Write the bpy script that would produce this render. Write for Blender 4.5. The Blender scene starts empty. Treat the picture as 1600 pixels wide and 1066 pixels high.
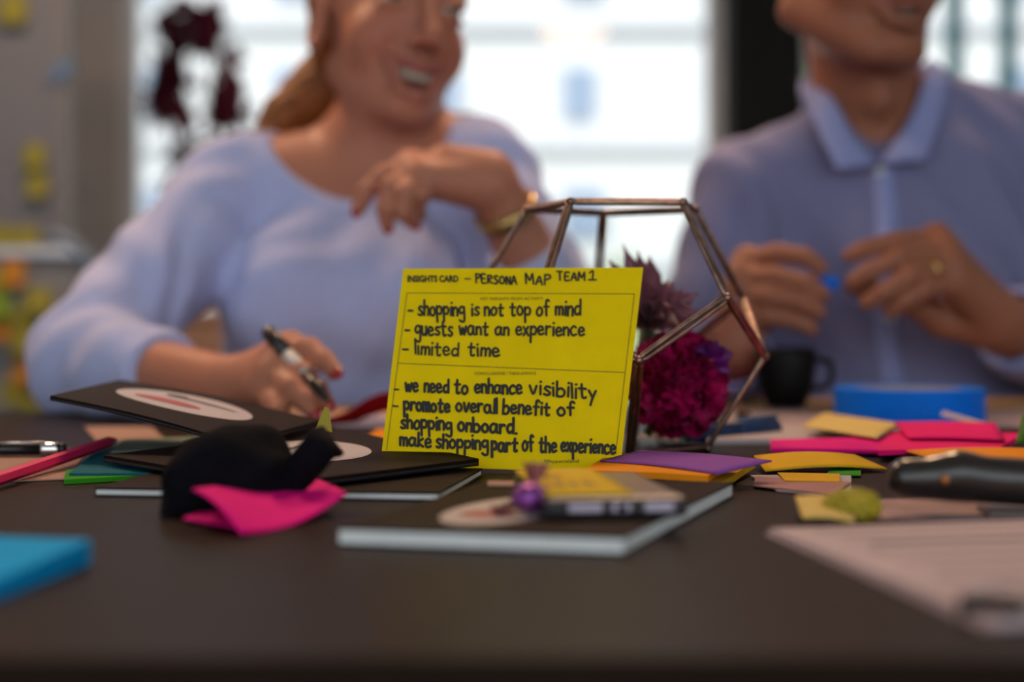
import bpy, bmesh, math, random
import numpy as np
from mathutils import Vector, Matrix
random.seed(7)
rng = np.random.default_rng(7)

# ------------------------------------------------------------------ camera
FPX, CH, YH = 2222.0, 0.0965, 478.0       # focal length in pixels, camera height over the table top, horizon row
scene = bpy.context.scene
cam_d = bpy.data.cameras.new('camera')
cam = bpy.data.objects.new('camera', cam_d)
scene.collection.objects.link(cam)
cam.location = (0, 0, CH)
cam.rotation_euler = (math.pi / 2, 0, 0)
cam_d.sensor_width = 36.0
cam_d.lens = FPX * 36.0 / 1600.0
cam_d.shift_y = -(533 - YH) / 1600.0
cam_d.clip_start = 0.02
cam_d.dof.use_dof = True
cam_d.dof.focus_distance = 0.80
cam_d.dof.aperture_fstop = 2.8
scene.camera = cam

# ------------------------------------------------------------------ sky, sun, exposure
world = bpy.data.worlds.new('overcast_sky'); scene.world = world
world.use_nodes = True
bg = world.node_tree.nodes['Background']
bg.inputs['Color'].default_value = (0.90, 0.96, 1.0, 1)
bg.inputs['Strength'].default_value = 2.1
sun_d = bpy.data.lights.new('sun', 'SUN'); sun_d.energy = 2.6; sun_d.angle = 0.03; sun_d.color = (1, .96, .9)
sun = bpy.data.objects.new('sun', sun_d); scene.collection.objects.link(sun)
sun.rotation_euler = (math.radians(40), 0, math.radians(-12))      # high sun, shines on the houses across the street
scene.view_settings.view_transform = 'Standard'
scene.view_settings.look = 'None'
scene.view_settings.gamma = 1.0
scene.view_settings.use_curve_mapping = False
scene.view_settings.exposure = 0.0
scene.cycles.use_denoising = True
scene.cycles.max_bounces = 8
scene.cycles.transparent_max_bounces = 24
scene.cycles.caustics_reflective = False
scene.cycles.caustics_refractive = False

# ------------------------------------------------------------------ helpers
COL = scene.collection
def P(px, py, z=0.0):
    """point at height z that shows at a pixel of the 1600x1066 frame"""
    d = FPX * (CH - z) / (py - YH)
    return Vector(((px - 800) * d / FPX, d, z))
def Q(px, py, d):
    return Vector(((px - 800) * d / FPX, d, CH + (YH - py) * d / FPX))

def lin(c):
    return tuple(((x / 255) / 12.92 if x / 255 <= .04045 else ((x / 255 + .055) / 1.055) ** 2.4) for x in c)

MATS = {}
def mat(name, col, rough=.5, metal=0.0, noise=0.0, scale=40.0, bump=0.0, spec=.5, sheen=0.0, coat=0.0):
    """col is a linear albedo; noise varies it a little, bump adds fine relief"""
    if name in MATS: return MATS[name]
    m = bpy.data.materials.new(name); m.use_nodes = True
    nt = m.node_tree; b = nt.nodes['Principled BSDF']
    b.inputs['Base Color'].default_value = (*col, 1)
    b.inputs['Roughness'].default_value = rough
    b.inputs['Metallic'].default_value = metal
    b.inputs['Specular IOR Level'].default_value = spec
    if sheen: b.inputs['Sheen Weight'].default_value = sheen
    if coat: b.inputs['Coat Weight'].default_value = coat
    if noise or bump:
        tc = nt.nodes.new('ShaderNodeTexCoord'); n = nt.nodes.new('ShaderNodeTexNoise')
        n.inputs['Scale'].default_value = scale; n.inputs['Detail'].default_value = 4
        nt.links.new(tc.outputs['Object'], n.inputs['Vector'])
        if noise:
            r = nt.nodes.new('ShaderNodeValToRGB')
            r.color_ramp.elements[0].position = .3; r.color_ramp.elements[1].position = .7
            r.color_ramp.elements[0].color = (*[x * (1 - noise) for x in col], 1)
            r.color_ramp.elements[1].color = (*[min(1, x * (1 + noise)) for x in col], 1)
            nt.links.new(n.outputs['Fac'], r.inputs['Fac']); nt.links.new(r.outputs['Color'], b.inputs['Base Color'])
        if bump:
            bp = nt.nodes.new('ShaderNodeBump'); bp.inputs['Strength'].default_value = bump; bp.inputs['Distance'].default_value = .002
            nt.links.new(n.outputs['Fac'], bp.inputs['Height']); nt.links.new(bp.outputs['Normal'], b.inputs['Normal'])
    MATS[name] = m
    return m

def glass_mat(name, tint=(1, 1, 1)):
    if name in MATS: return MATS[name]
    m = bpy.data.materials.new(name); m.use_nodes = True
    nt = m.node_tree; nt.nodes.clear()
    o = nt.nodes.new('ShaderNodeOutputMaterial'); mx = nt.nodes.new('ShaderNodeMixShader')
    t = nt.nodes.new('ShaderNodeBsdfTransparent'); t.inputs['Color'].default_value = (*tint, 1)
    g = nt.nodes.new('ShaderNodeBsdfGlossy'); g.inputs['Roughness'].default_value = .02
    lw = nt.nodes.new('ShaderNodeLayerWeight'); pw = nt.nodes.new('ShaderNodeMath'); pw.operation = 'POWER'; pw.inputs[1].default_value = 5
    f = nt.nodes.new('ShaderNodeMath'); f.operation = 'MULTIPLY_ADD'; f.inputs[1].default_value = .6; f.inputs[2].default_value = .02
    nt.links.new(lw.outputs['Facing'], pw.inputs[0]); nt.links.new(pw.outputs[0], f.inputs[0])
    nt.links.new(f.outputs[0], mx.inputs[0]); nt.links.new(t.outputs[0], mx.inputs[1]); nt.links.new(g.outputs[0], mx.inputs[2])
    nt.links.new(mx.outputs[0], o.inputs['Surface'])
    MATS[name] = m
    return m

def link(name, me, m=None, parent=None, smooth=False):
    o = bpy.data.objects.new(name, me); COL.objects.link(o)
    if m is not None and not me.materials: me.materials.append(m)
    if parent is not None: 
        o.parent = parent; o.matrix_parent_inverse = parent.matrix_basis.inverted()
    if smooth and len(me.polygons): me.polygons.foreach_set('use_smooth', [True] * len(me.polygons))
    return o
def meshobj(name, V, F, m=None, parent=None, smooth=False):
    me = bpy.data.meshes.new(name); me.from_pydata([tuple(v) for v in V], [], [tuple(f) for f in F]); me.update()
    return link(name, me, m, parent, smooth)
def bmobj(name, bm, m=None, parent=None, smooth=False, recalc=True):
    if recalc: bmesh.ops.recalc_face_normals(bm, faces=bm.faces)
    me = bpy.data.meshes.new(name); bm.to_mesh(me); bm.free()
    return link(name, me, m, parent, smooth)
def tag(o, label, cat, group=None):
    o['label'] = label; o['category'] = cat
    if group: o['group'] = group
    return o
def struct(o):
    o['kind'] = 'structure'; return o
def stuff(o):
    o['kind'] = 'stuff'; return o
def thing(name, label, cat, loc=(0, 0, 0), group=None):
    o = bpy.data.objects.new(name, None); COL.objects.link(o); o.location = loc; o.empty_display_size = .02
    return tag(o, label, cat, group)

def bm_box(bm, lo, hi, bevel=0.0, M=None):
    r = bmesh.ops.create_cube(bm, size=1.0)
    c = [(a + b) / 2 for a, b in zip(lo, hi)]; s = [b - a for a, b in zip(lo, hi)]
    vs = r['verts']
    for v in vs: v.co = Vector((v.co.x * s[0] + c[0], v.co.y * s[1] + c[1], v.co.z * s[2] + c[2]))
    if bevel:
        es = list({e for v in vs for e in v.link_edges})
        g = bmesh.ops.bevel(bm, geom=es, offset=bevel, segments=2, affect='EDGES', profile=.5)
        vs = list({v for f in g['faces'] for v in f.verts} | {v for v in vs if v.is_valid})
    if M is not None:
        for v in vs: v.co = M @ v.co
    return vs
def box(name, lo, hi, m, parent=None, bevel=0.0, M=None):
    bm = bmesh.new(); bm_box(bm, lo, hi, bevel, M); return bmobj(name, bm, m, parent)

def spline(pts, n=8):
    """Catmull-Rom through the points"""
    pts = [Vector(p) for p in pts]
    if len(pts) < 3: 
        return [pts[0].lerp(pts[-1], i / n) for i in range(n + 1)]
    out = []
    for i in range(len(pts) - 1):
        p0 = pts[max(i - 1, 0)]; p1 = pts[i]; p2 = pts[i + 1]; p3 = pts[min(i + 2, len(pts) - 1)]
        for j in range(n):
            t = j / n
            out.append(.5 * ((2 * p1) + (p2 - p0) * t + (2 * p0 - 5 * p1 + 4 * p2 - p3) * t * t + (3 * p1 - p0 - 3 * p2 + p3) * t ** 3))
    out.append(pts[-1]); return out

def bm_tube(bm, path, rad, seg=10, closed=False):
    path = [Vector(p) for p in path]
    if not hasattr(rad, '__len__'): rad = [rad] * len(path)
    rings = []; n0 = None
    for i, p in enumerate(path):
        t = (path[min(i + 1, len(path) - 1)] - path[max(i - 1, 0)]).normalized()
        if n0 is None:
            n0 = t.orthogonal().normalized()
        n0 = (n0 - t * n0.dot(t)).normalized(); b0 = t.cross(n0)
        rings.append([bm.verts.new(p + (n0 * math.cos(2 * math.pi * k / seg) + b0 * math.sin(2 * math.pi * k / seg)) * rad[i]) for k in range(seg)])
    for a, b in zip(rings[:-1], rings[1:]):
        for k in range(seg): bm.faces.new((a[k], a[(k + 1) % seg], b[(k + 1) % seg], b[k]))
    bm.faces.new(list(reversed(rings[0]))); bm.faces.new(rings[-1])
def tube(name, path, rad, m, parent=None, seg=12, smooth=True):
    bm = bmesh.new(); bm_tube(bm, path, rad, seg); return bmobj(name, bm, m, parent, smooth)

def lathe(name, prof, m, parent=None, loc=(0, 0, 0), seg=40, axis=None, smooth=True):
    """prof: list of (radius, height); revolved about z, then axis turned, then moved"""
    bm = bmesh.new(); rings = []
    R = Vector((0, 0, 1)).rotation_difference(Vector(axis)).to_matrix() if axis is not None else Matrix.Identity(3)
    for r, h in prof:
        rings.append([bm.verts.new(R @ Vector((r * math.cos(2 * math.pi * k / seg), r * math.sin(2 * math.pi * k / seg), h)) + Vector(loc)) for k in range(seg)])
    for a, b in zip(rings[:-1], rings[1:]):
        for k in range(seg): bm.faces.new((a[k], a[(k + 1) % seg], b[(k + 1) % seg], b[k]))
    if prof[0] != prof[-1]:
        bm.faces.new(list(reversed(rings[0]))); bm.faces.new(rings[-1])
    else:
        bmesh.ops.remove_doubles(bm, verts=bm.verts, dist=1e-6)
    return bmobj(name, bm, m, parent, smooth)

def patch_fn(c, bulge=0.0, curl=0.0):
    """bilinear patch over corners fl, fr, br, bl with a bulge in the middle; (u, v) in 0..1"""
    fl, fr, br, bl = [Vector(x) for x in c]
    def f(u, v):
        p = fl.lerp(fr, u).lerp(bl.lerp(br, u), v)
        p = p.copy(); p.z += bulge * math.sin(math.pi * u) * (.5 + .5 * math.sin(math.pi * v)) + curl * (v - .4) ** 2 * 2.0
        return p
    return f
def sheet_bm(f, th, nu=10, nv=10):
    bm = bmesh.new(); T = []; B = []
    for i in range(nu + 1):
        tr, br_ = [], []
        for j in range(nv + 1):
            u, v = i / nu, j / nv; p = f(u, v)
            du = f(min(u + .02, 1), v) - f(max(u - .02, 0), v); dv = f(u, min(v + .02, 1)) - f(u, max(v - .02, 0))
            n = du.cross(dv).normalized()
            if n.z < 0 and abs(n.z) > .2: n = -n
            tr.append(bm.verts.new(p + n * th)); br_.append(bm.verts.new(p))
        T.append(tr); B.append(br_)
    for i in range(nu):
        for j in range(nv):
            bm.faces.new((T[i][j], T[i + 1][j], T[i + 1][j + 1], T[i][j + 1]))
            bm.faces.new((B[i][j], B[i][j + 1], B[i + 1][j + 1], B[i + 1][j]))
    for i in range(nu):
        bm.faces.new((T[i][0], B[i][0], B[i + 1][0], T[i + 1][0])); bm.faces.new((T[i][nv], T[i + 1][nv], B[i + 1][nv], B[i][nv]))
    for j in range(nv):
        bm.faces.new((T[0][j], T[0][j + 1], B[0][j + 1], B[0][j])); bm.faces.new((T[nu][j], B[nu][j], B[nu][j + 1], T[nu][j + 1]))
    return bm
def sheet(name, c, th, m, parent=None, bulge=0.0, curl=0.0, n=10):
    return bmobj(name, sheet_bm(patch_fn(c, bulge, curl), th, n, n), m, parent, True if (bulge or curl) and th < .002 else False)

# ------------------------------------------------------------------ implicit surfaces for bodies and cloth
class SDF:
    def __init__(s, lo, hi, h):
        s.lo = np.array(lo, float); s.h = h
        s.n = np.ceil((np.array(hi) - s.lo) / h).astype(int) + 1
        s.F = np.full(s.n, .06, np.float32)
        s.ax = [(s.lo[i] + h * np.arange(s.n[i])).astype(np.float32) for i in range(3)]
    def _box(s, lo, hi):
        a = np.clip(np.floor((np.array(lo) - s.lo) / s.h).astype(int), 0, s.n)
        b = np.clip(np.ceil((np.array(hi) - s.lo) / s.h).astype(int) + 1, 0, s.n)
        sl = tuple(slice(x, y) for x, y in zip(a, b))
        return sl, s.ax[0][sl[0]][:, None, None], s.ax[1][sl[1]][None, :, None], s.ax[2][sl[2]][None, None, :]
    def _put(s, sl, d, k, op):
        f = s.F[sl]
        if f.size == 0: return
        if op == 'sub':
            d = -d
            if k > 0:
                hh = np.clip(.5 + .5 * (d - f) / k, 0, 1); s.F[sl] = f * (1 - hh) + d * hh + k * hh * (1 - hh)
            else: s.F[sl] = np.maximum(f, d)
        else:
            if k > 0:
                hh = np.clip(.5 + .5 * (f - d) / k, 0, 1); s.F[sl] = f * (1 - hh) + d * hh - k * hh * (1 - hh)
            else: s.F[sl] = np.minimum(f, d)
    def cap(s, a, b, ra, rb=None, k=.01, op='add', clip=None):
        """tapered capsule; clip=(point, normal) keeps the side behind the plane"""
        rb = ra if rb is None else rb
        a = np.array(a, float); b = np.array(b, float); m = max(ra, rb) + k + .015
        sl, X, Y, Z = s._box(np.minimum(a, b) - m, np.maximum(a, b) + m)
        ab = b - a; L = float(ab @ ab) + 1e-12
        t = np.clip(((X - a[0]) * ab[0] + (Y - a[1]) * ab[1] + (Z - a[2]) * ab[2]) / L, 0, 1)
        d = np.sqrt((X - a[0] - t * ab[0]) ** 2 + (Y - a[1] - t * ab[1]) ** 2 + (Z - a[2] - t * ab[2]) ** 2) - (ra + (rb - ra) * t)
        if clip is not None:
            c, n = np.array(clip[0]), np.array(clip[1]); n = n / np.linalg.norm(n)
            d = np.maximum(d, (X - c[0]) * n[0] + (Y - c[1]) * n[1] + (Z - c[2]) * n[2])
        s._put(sl, d.astype(np.float32), k, op); return s
    def chain(s, pts, rads, k=.006, **kw):
        for i in range(len(pts) - 1): s.cap(pts[i], pts[i + 1], rads[i], rads[i + 1], k, **kw)
        return s
    def ell(s, c, r, R=None, k=.01, op='add'):
        c = np.array(c, float); r = np.array(r, float); m = r.max() + k + .015
        sl, X, Y, Z = s._box(c - m, c + m)
        x, y, z = X - c[0], Y - c[1], Z - c[2]
        if R is not None:
            R = np.array(R)
            x, y, z = (R[0][0] * x + R[1][0] * y + R[2][0] * z, R[0][1] * x + R[1][1] * y + R[2][1] * z, R[0][2] * x + R[1][2] * y + R[2][2] * z)
        k0 = np.sqrt((x / r[0]) ** 2 + (y / r[1]) ** 2 + (z / r[2]) ** 2) + 1e-9
        k1 = np.sqrt((x / r[0] ** 2) ** 2 + (y / r[1] ** 2) ** 2 + (z / r[2] ** 2) ** 2) + 1e-9
        s._put(sl, (k0 * (k0 - 1) / k1).astype(np.float32), k, op); return s
    def mesh(s, smooth=1):
        F = s.F; S = F < 0
        nx, ny, nz = [n - 1 for n in F.shape]
        cnt = np.zeros((nx, ny, nz), np.int8)
        cor = [(i, j, k) for i in (0, 1) for j in (0, 1) for k in (0, 1)]
        for i, j, k in cor: cnt += S[i:i + nx, j:j + ny, k:k + nz]
        act = (cnt > 0) & (cnt < 8)
        I = np.argwhere(act); idx = np.full(act.shape, -1, np.int32); idx[act] = np.arange(len(I))
        val = np.stack([F[I[:, 0] + i, I[:, 1] + j, I[:, 2] + k] for i, j, k in cor], 1)
        acc = np.zeros((len(I), 3)); num = np.zeros(len(I))
        for e0 in range(8):
            for e1 in range(e0 + 1, 8):
                c0, c1 = np.array(cor[e0]), np.array(cor[e1])
                if np.abs(c0 - c1).sum() != 1: continue
                a, b = val[:, e0], val[:, e1]; m = (a < 0) != (b < 0)
                t = np.where(m, a / np.where(m, a - b, 1), 0)
                acc += np.where(m[:, None], c0 + (c1 - c0) * t[:, None], 0); num += m
        V = s.lo + s.h * (I + acc / num[:, None])
        faces = []
        for ax in range(3):
            o = [(0, 0), (1, 0), (1, 1), (0, 1)]
            A = [slice(1, None)] * 3; B = [slice(1, None)] * 3
            A[ax] = slice(0, -1)
            f0 = S[tuple(A)]; f1 = S[tuple(B)]
            # edges along ax, interior in the two others
            lim = [slice(0, None)] * 3
            ed = np.argwhere(f0 != f1); inside = f0[f0 != f1]
            p = ed.copy(); u, v = [(1, 2), (2, 0), (0, 1)][ax]
            p[:, u] += 1; p[:, v] += 1
            ok = (p[:, u] < act.shape[u]) & (p[:, v] < act.shape[v]); p = p[ok]; inside = inside[ok]
            q = []
            for du, dv in ((-1, -1), (0, -1), (0, 0), (-1, 0)):
                w = p.copy(); w[:, u] += du; w[:, v] += dv; q.append(idx[w[:, 0], w[:, 1], w[:, 2]])
            q = np.stack(q, 1); q = np.where(inside[:, None], q, q[:, ::-1]); faces.append(q)
        Fc = np.concatenate(faces); Fc = Fc[(Fc >= 0).all(1)]
        for _ in range(smooth):
            sm = np.zeros_like(V); ct = np.zeros(len(V))
            for a, b in ((0, 1), (1, 2), (2, 3), (3, 0)):
                np.add.at(sm, Fc[:, a], V[Fc[:, b]]); np.add.at(ct, Fc[:, a], 1)
                np.add.at(sm, Fc[:, b], V[Fc[:, a]]); np.add.at(ct, Fc[:, b], 1)
            V = V * .5 + .5 * sm / np.maximum(ct, 1)[:, None]
        return V, Fc
def npmesh(name, V, F, m, parent=None, colors=None):
    me = bpy.data.meshes.new(name)
    me.vertices.add(len(V)); me.vertices.foreach_set('co', np.asarray(V, np.float32).ravel())
    me.loops.add(len(F) * 4); me.loops.foreach_set('vertex_index', np.asarray(F, np.int32).ravel())
    me.polygons.add(len(F)); me.polygons.foreach_set('loop_start', np.arange(0, len(F) * 4, 4, dtype=np.int32))
    me.update(calc_edges=True); me.validate()
    if colors is not None:
        at = me.color_attributes.new('tone', 'FLOAT_COLOR', 'POINT')
        at.data.foreach_set('color', np.concatenate([colors, np.ones((len(colors), 1))], 1).astype(np.float32).ravel())
    return link(name, me, m, parent, True)
def vnormals(V, F):
    n = np.cross(V[F[:, 2]] - V[F[:, 0]], V[F[:, 3]] - V[F[:, 1]])
    N = np.zeros_like(V)
    for i in range(4): np.add.at(N, F[:, i], n)
    return N / (np.linalg.norm(N, axis=1, keepdims=True) + 1e-12)

# ------------------------------------------------------------------ the room
FL, CE = -0.74, 2.05
M_wall = mat('wall_paint', (.58, .55, .535), .8, noise=.06, scale=3)
M_lwall = mat('pale_wall_paint', (.52, .52, .53), .85, noise=.04, scale=3)
M_ceil = mat('ceiling_paint', (.62, .61, .6), .9, noise=.03, scale=5)
M_frame = mat('window_frame_paint', (.72, .75, .80), .5, noise=.03, scale=20)
M_black = mat('black_steel', (.008, .009, .008), .6, noise=.1, scale=20, spec=.12)
M_pane = glass_mat('window_glass')
def floor_mat():
    m = mat('oak_floor', (.22, .14, .085), .45)
    nt = m.node_tree; b = nt.nodes['Principled BSDF']
    tc = nt.nodes.new('ShaderNodeTexCoord'); mp = nt.nodes.new('ShaderNodeMapping'); mp.inputs['Scale'].default_value = (2, 22, 2)
    n = nt.nodes.new('ShaderNodeTexNoise'); n.inputs['Scale'].default_value = 3; n.inputs['Detail'].default_value = 6
    r = nt.nodes.new('ShaderNodeValToRGB'); r.color_ramp.elements[0].color = (.16, .10, .06, 1); r.color_ramp.elements[1].color = (.28, .19, .12, 1)
    nt.links.new(tc.outputs['Object'], mp.inputs[0]); nt.links.new(mp.outputs[0], n.inputs['Vector']); nt.links.new(n.outputs['Fac'], r.inputs[0]); nt.links.new(r.outputs[0], b.inputs['Base Color'])
    return m
fl = struct(box('floor', (-3.2, -3, FL - .1), (3.6, 5.15, FL - .006), mat('floor_screed', (.1, .08, .06), .8)))
M_floor = floor_mat()
plank_me = None
for i in range(34):                                     # floorboards
    x0 = -3.2 + i * .2
    if plank_me is None:
        o = box('floorboard', (0, -2.999, -.006), (.197, 4.999, 0), M_floor, None, .001); plank_me = o.data
    else: o = bpy.data.objects.new('floorboard', plank_me); COL.objects.link(o)
    o.location = (x0, 0, FL); o.parent = fl
struct(box('ceiling', (-3.2, -3, CE), (3.6, 5.15, CE + .12), M_ceil))
struct(box('wall_left', (-3.3, -3, FL), (-3.2, 5.15, CE), M_lwall))
struct(box('wall_right', (3.6, -3, FL), (3.7, 5.15, CE), M_lwall))
struct(box('wall_back', (-3.2, 5, FL), (-1.375, 5.15, CE), M_wall))
struct(box('trim_1', (.742, 4.86, FL), (1.005, 5.12, CE), M_black, None, .006))          # black steel pillar between the windows

def window(name, x0, x1, z0, z1, y, nx, nz, fw=.05, gap=0.012, fmat=None):
    fmat = fmat or M_frame
    w = bpy.data.objects.new(name, None); COL.objects.link(w); struct(w)
    bm = bmesh.new()
    bm_box(bm, (x0, y - .04, z0), (x0 + fw, y + .04, z1)); bm_box(bm, (x1 - fw, y - .04, z0), (x1, y + .04, z1))
    bm_box(bm, (x0, y - .04, z0), (x1, y + .04, z0 + fw)); bm_box(bm, (x0, y - .04, z1 - fw), (x1, y + .04, z1))
    bmobj('window_frame', bm, fmat, w)
    for i in range(1, nx):
        xc = x0 + (x1 - x0) * i / nx
        box('mullion', (xc - gap, y - .03, z0 + fw), (xc + gap, y + .03, z1 - fw), fmat, w)
    for k in range(1, nz):
        zc = z0 + (z1 - z0) * k / nz
        box('transom', (x0 + fw, y - .02, zc - gap), (x1 - fw, y + .02, zc + gap), fmat, w)
    for i in range(nx):
        for k in range(nz):
            a0 = x0 + (x1 - x0) * i / nx; a1 = x0 + (x1 - x0) * (i + 1) / nx; b0 = z0 + (z1 - z0) * k / nz; b1 = z0 + (z1 - z0) * (k + 1) / nz
            meshobj('pane', [(a0, y, b0), (a1, y, b0), (a1, y, b1), (a0, y, b1)], [(0, 1, 2, 3)], M_pane, w)
    return w
M_white = mat('white_frame_paint', (.8, .82, .85), .45, noise=.02, scale=20)
window('window_1', -1.375, .742, FL, CE, 5.06, 1, 1, .055)
window('window_2', 1.005, 3.6, FL, CE, 5.06, 2, 1, .05)
window('fill_window', -3.2, 3.6, -.1, CE, -3.05, 4, 1, .06)           # unseen long window added behind the camera for front fill light
struct(box('wall_front', (-3.2, -3.1, FL), (3.6, -3, -.1), M_lwall))

# teal vertical blinds in the second window
M_blind = mat('teal_blind_fabric', (.10, .38, .46), .7, noise=.08, scale=30)
vb = thing('vertical_blind', 'teal vertical blind with spaced slats hanging in the window beside the black pillar', 'blind', (1.05, 4.95, CE))
box('head_rail', (1.06, 4.92, CE - .05), (3.5, 4.97, CE), M_frame, vb)
slat_me = None
for i in range(13):
    x = 1.54 + i * .185
    if slat_me is None:
        o = box('slat', (-.033, -.006, -2.55), (.033, .006, 0), M_blind, None, .002); slat_me = o.data
    else: o = bpy.data.objects.new('slat', slat_me); COL.objects.link(o)
    o.location = (x, 4.945, CE - .05); o.rotation_euler = (0, 0, .18); o.parent = vb; o.matrix_parent_inverse = vb.matrix_basis.inverted()

# ------------------------------------------------------------------ the street outside
M_fac = mat('white_render', (.56, .57, .58), .9, noise=.03, scale=2)
M_fwin = mat('pale_house_glass', (.20, .26, .36), .3, noise=.05, scale=1)
struct(box('ground', (-30, 5.2, FL - .6), (30, 30, FL - .5), mat('pale_paving', (.62, .62, .56), .9, noise=.08, scale=1)))
fb = thing('apartment_building', 'pale white apartment building with bluish windows across the street, behind the big window', 'building', (0, 14, FL - .5))
box('wall', (-9, 14, FL - .5), (12, 18, 9), M_fac, fb)
wme = lme = None
for r in range(4):
    for c in range(10):
        x = -6.6 + c * 1.42; z = .75 + r * 1.18
        if (r * 3 + c) % 7 == 3: continue
        o = box('window', (x, 13.94, z), (x + .32 + .1 * ((r + c) % 2), 13.999, z + .5), M_fwin, fb)
for r in range(4): box('floor_band', (-9, 13.9, .42 + r * 1.18), (12, 13.998, .48 + r * 1.18), mat('grey_band', (.27, .29, .32), .8), fb)
M_hedge = mat('pale_garden_leaves', (.42, .50, .26), .8, noise=.25, scale=8)
def shrub(name, c, r, h, m, label, group=None, n=500, lw=.07, seed=1):
    t = thing(name, label, 'shrub', (c[0], c[1], FL - .5), group)
    tube('stem', [(c[0], c[1], FL - .5), (c[0] + .02, c[1], FL + h * .5)], [.03, .02], mat('bark', (.1, .06, .04), .9), t, 8)
    g = np.random.default_rng(seed); V = []; F = []
    for i in range(n):
        d = g.normal(size=3); d /= np.linalg.norm(d); q = np.array([c[0], c[1], FL - .5 + h * .55]) + d * np.array([r, r, h * .45]) * g.uniform(.55, 1)
        a = g.normal(size=3); a /= np.linalg.norm(a); b = np.cross(a, d); b /= np.linalg.norm(b) + 1e-9
        s_ = lw * g.uniform(.6, 1.3); k = len(V)
        V += [q - a * s_, q + b * s_ * .5, q + a * s_, q - b * s_ * .5]; F.append((k, k + 1, k + 2, k + 3))
    stuff(meshobj('foliage', V, F, m, t))
    return t
shrub('garden_shrub', (.75, 9.5), .32, 1.75, M_hedge, 'pale green garden shrub outside, just left of the black pillar', seed=3)
shrub('garden_shrub', (-.15, 10.2), .28, 1.9, M_hedge, 'slim pale green shrub outside, behind the geometric terrarium', seed=4)
shrub('garden_shrub', (2.15, 9.2), .5, 4.3, mat('fresh_leaves', (.2, .36, .14), .8, noise=.25, scale=8), 'tall green shrub outside, between the black pillar and the person in the blue shirt', seed=5, n=900)

# ------------------------------------------------------------------ boards and notes on the left
M_board = mat('whiteboard_enamel', (.115, .13, .165), .6, noise=.03, scale=4)
M_alu = mat('brushed_aluminium', (.5, .5, .52), .35, metal=1, noise=.05, scale=40)
wb = thing('whiteboard', 'tall grey-white board on feet with a few yellow notes, before the taupe wall', 'whiteboard', (-1.3, 3.0, FL))
box('panel', (-1.95, 3.0, -.45), (-.945, 3.03, 1.35), M_board, wb, .003)
bm = bmesh.new()
for x in (-1.97, -.96): bm_box(bm, (x, 2.995, -.47), (x + .025, 3.035, 1.37))
for z in (-.47, 1.35): bm_box(bm, (-1.97, 2.995, z), (-.935, 3.035, z + .025))
bmobj('frame', bm, mat('grey_board_edge', (.13, .14, .16), .6), wb)
for x in (-1.9, -1.0):
    box('leg', (x - .02, 3.0, FL + .03), (x + .02, 3.04, -.45), M_alu, wb); box('foot', (x - .03, 2.75, FL), (x + .03, 3.3, FL + .03), M_alu, wb, .008)
pb = thing('flip_panel', 'lower pale panel crowded with colourful notes in front of the tall whiteboard', 'pinboard', (-1.0, 2.6, FL))
box('panel', (-1.75, 2.6, -.45), (-.775, 2.62, .185), mat('pale_panel', (.17, .185, .21), .7, noise=.03, scale=5), pb, .004)
box('top_rail', (-1.76, 2.59, .185), (-.79, 2.63, .205), M_alu, pb, .004)
tube('corner_bracket', spline([(-.845, 2.6, .225), (-.80, 2.6, .205), (-.77, 2.6, .16), (-.755, 2.6, .09)], 6), .013, mat('slate_blue_plastic', (.10, .16, .25), .5), pb, 10)
for x in (-1.7, -.84):
    box('leg', (x - .015, 2.6, FL + .03), (x + .015, 2.63, -.45), M_alu, pb); box('foot', (x - .025, 2.4, FL), (x + .025, 2.82, FL + .03), M_alu, pb, .008)
def note_on(px, py, w, h, y, col, label, rot=0.0, group=None):
    c = Q(px, py, y)
    M = Matrix.Translation(c) @ Matrix.Rotation(rot, 4, 'Y')
    f = lambda u, v: M @ Vector(((u - .5) * w, -.010 * (1 - v) ** 2 - .0008, (v - .5) * h))
    o = bmobj('sticky_note', sheet_bm(f, .0006, 4, 6), col, None, True)
    return tag(o, label, 'sticky note', group)
S_yel = mat('yellow_note_paper', (.19, .19, .02), .8, noise=.05, scale=15)
S_ora = mat('orange_note_paper', (.34, .15, .008), .8, noise=.05, scale=15)
S_grn = mat('green_note_paper', (.15, .26, .02), .8, noise=.05, scale=15)
note_on(20, 15, .06, .065, 2.99, S_yel, 'yellow note stuck high on the tall whiteboard')
note_on(54, 245, .045, .055, 2.99, S_yel, 'upper of two yellow notes one above the other on the tall whiteboard')
note_on(58, 290, .045, .055, 2.99, S_yel, 'lower of two yellow notes one above the other on the tall whiteboard')
note_on(3, 372, .05, .05, 2.99, S_yel, 'olive yellow note on the tall whiteboard just above the low panel, at its outer side')
note_on(42, 372, .05, .045, 2.99, S_yel, 'olive yellow note on the tall whiteboard just above the low panel, towards the taupe wall')
tag(bmobj('tape_strip', sheet_bm(lambda u, v: Matrix.Translation(Q(97, 110, 2.988)) @ Matrix.Rotation(-.7, 4, 'Y') @ Vector(((u - .5) * .06, -.001, (v - .5) * .026)), .0006, 4, 2), mat('blue_masking_tape', (.07, .15, .30), .7, noise=.05, scale=20)), 'short blue tape strip on the edge of the tall whiteboard', 'tape')
note_on(20, 428, .045, .05, 2.59, S_ora, 'orange note at the top of the low panel')
note_on(0, 462, .04, .09, 2.59, S_grn, 'bright green tall note hanging below the orange note on the low panel')
note_on(60, 470, .05, .045, 2.59, S_yel, 'yellow note on the low panel beside the bright green tall note')
note_on(84, 515, .05, .05, 2.59, S_grn, 'lime green note on the low panel next to the lavender-clad person\'s sleeve', .4)
note_on(38, 520, .045, .09, 2.59, S_yel, 'long yellow note in the middle of the low panel')
note_on(0, 517, .035, .04, 2.59, S_ora, 'small orange note at the outer side of the low panel')
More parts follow.
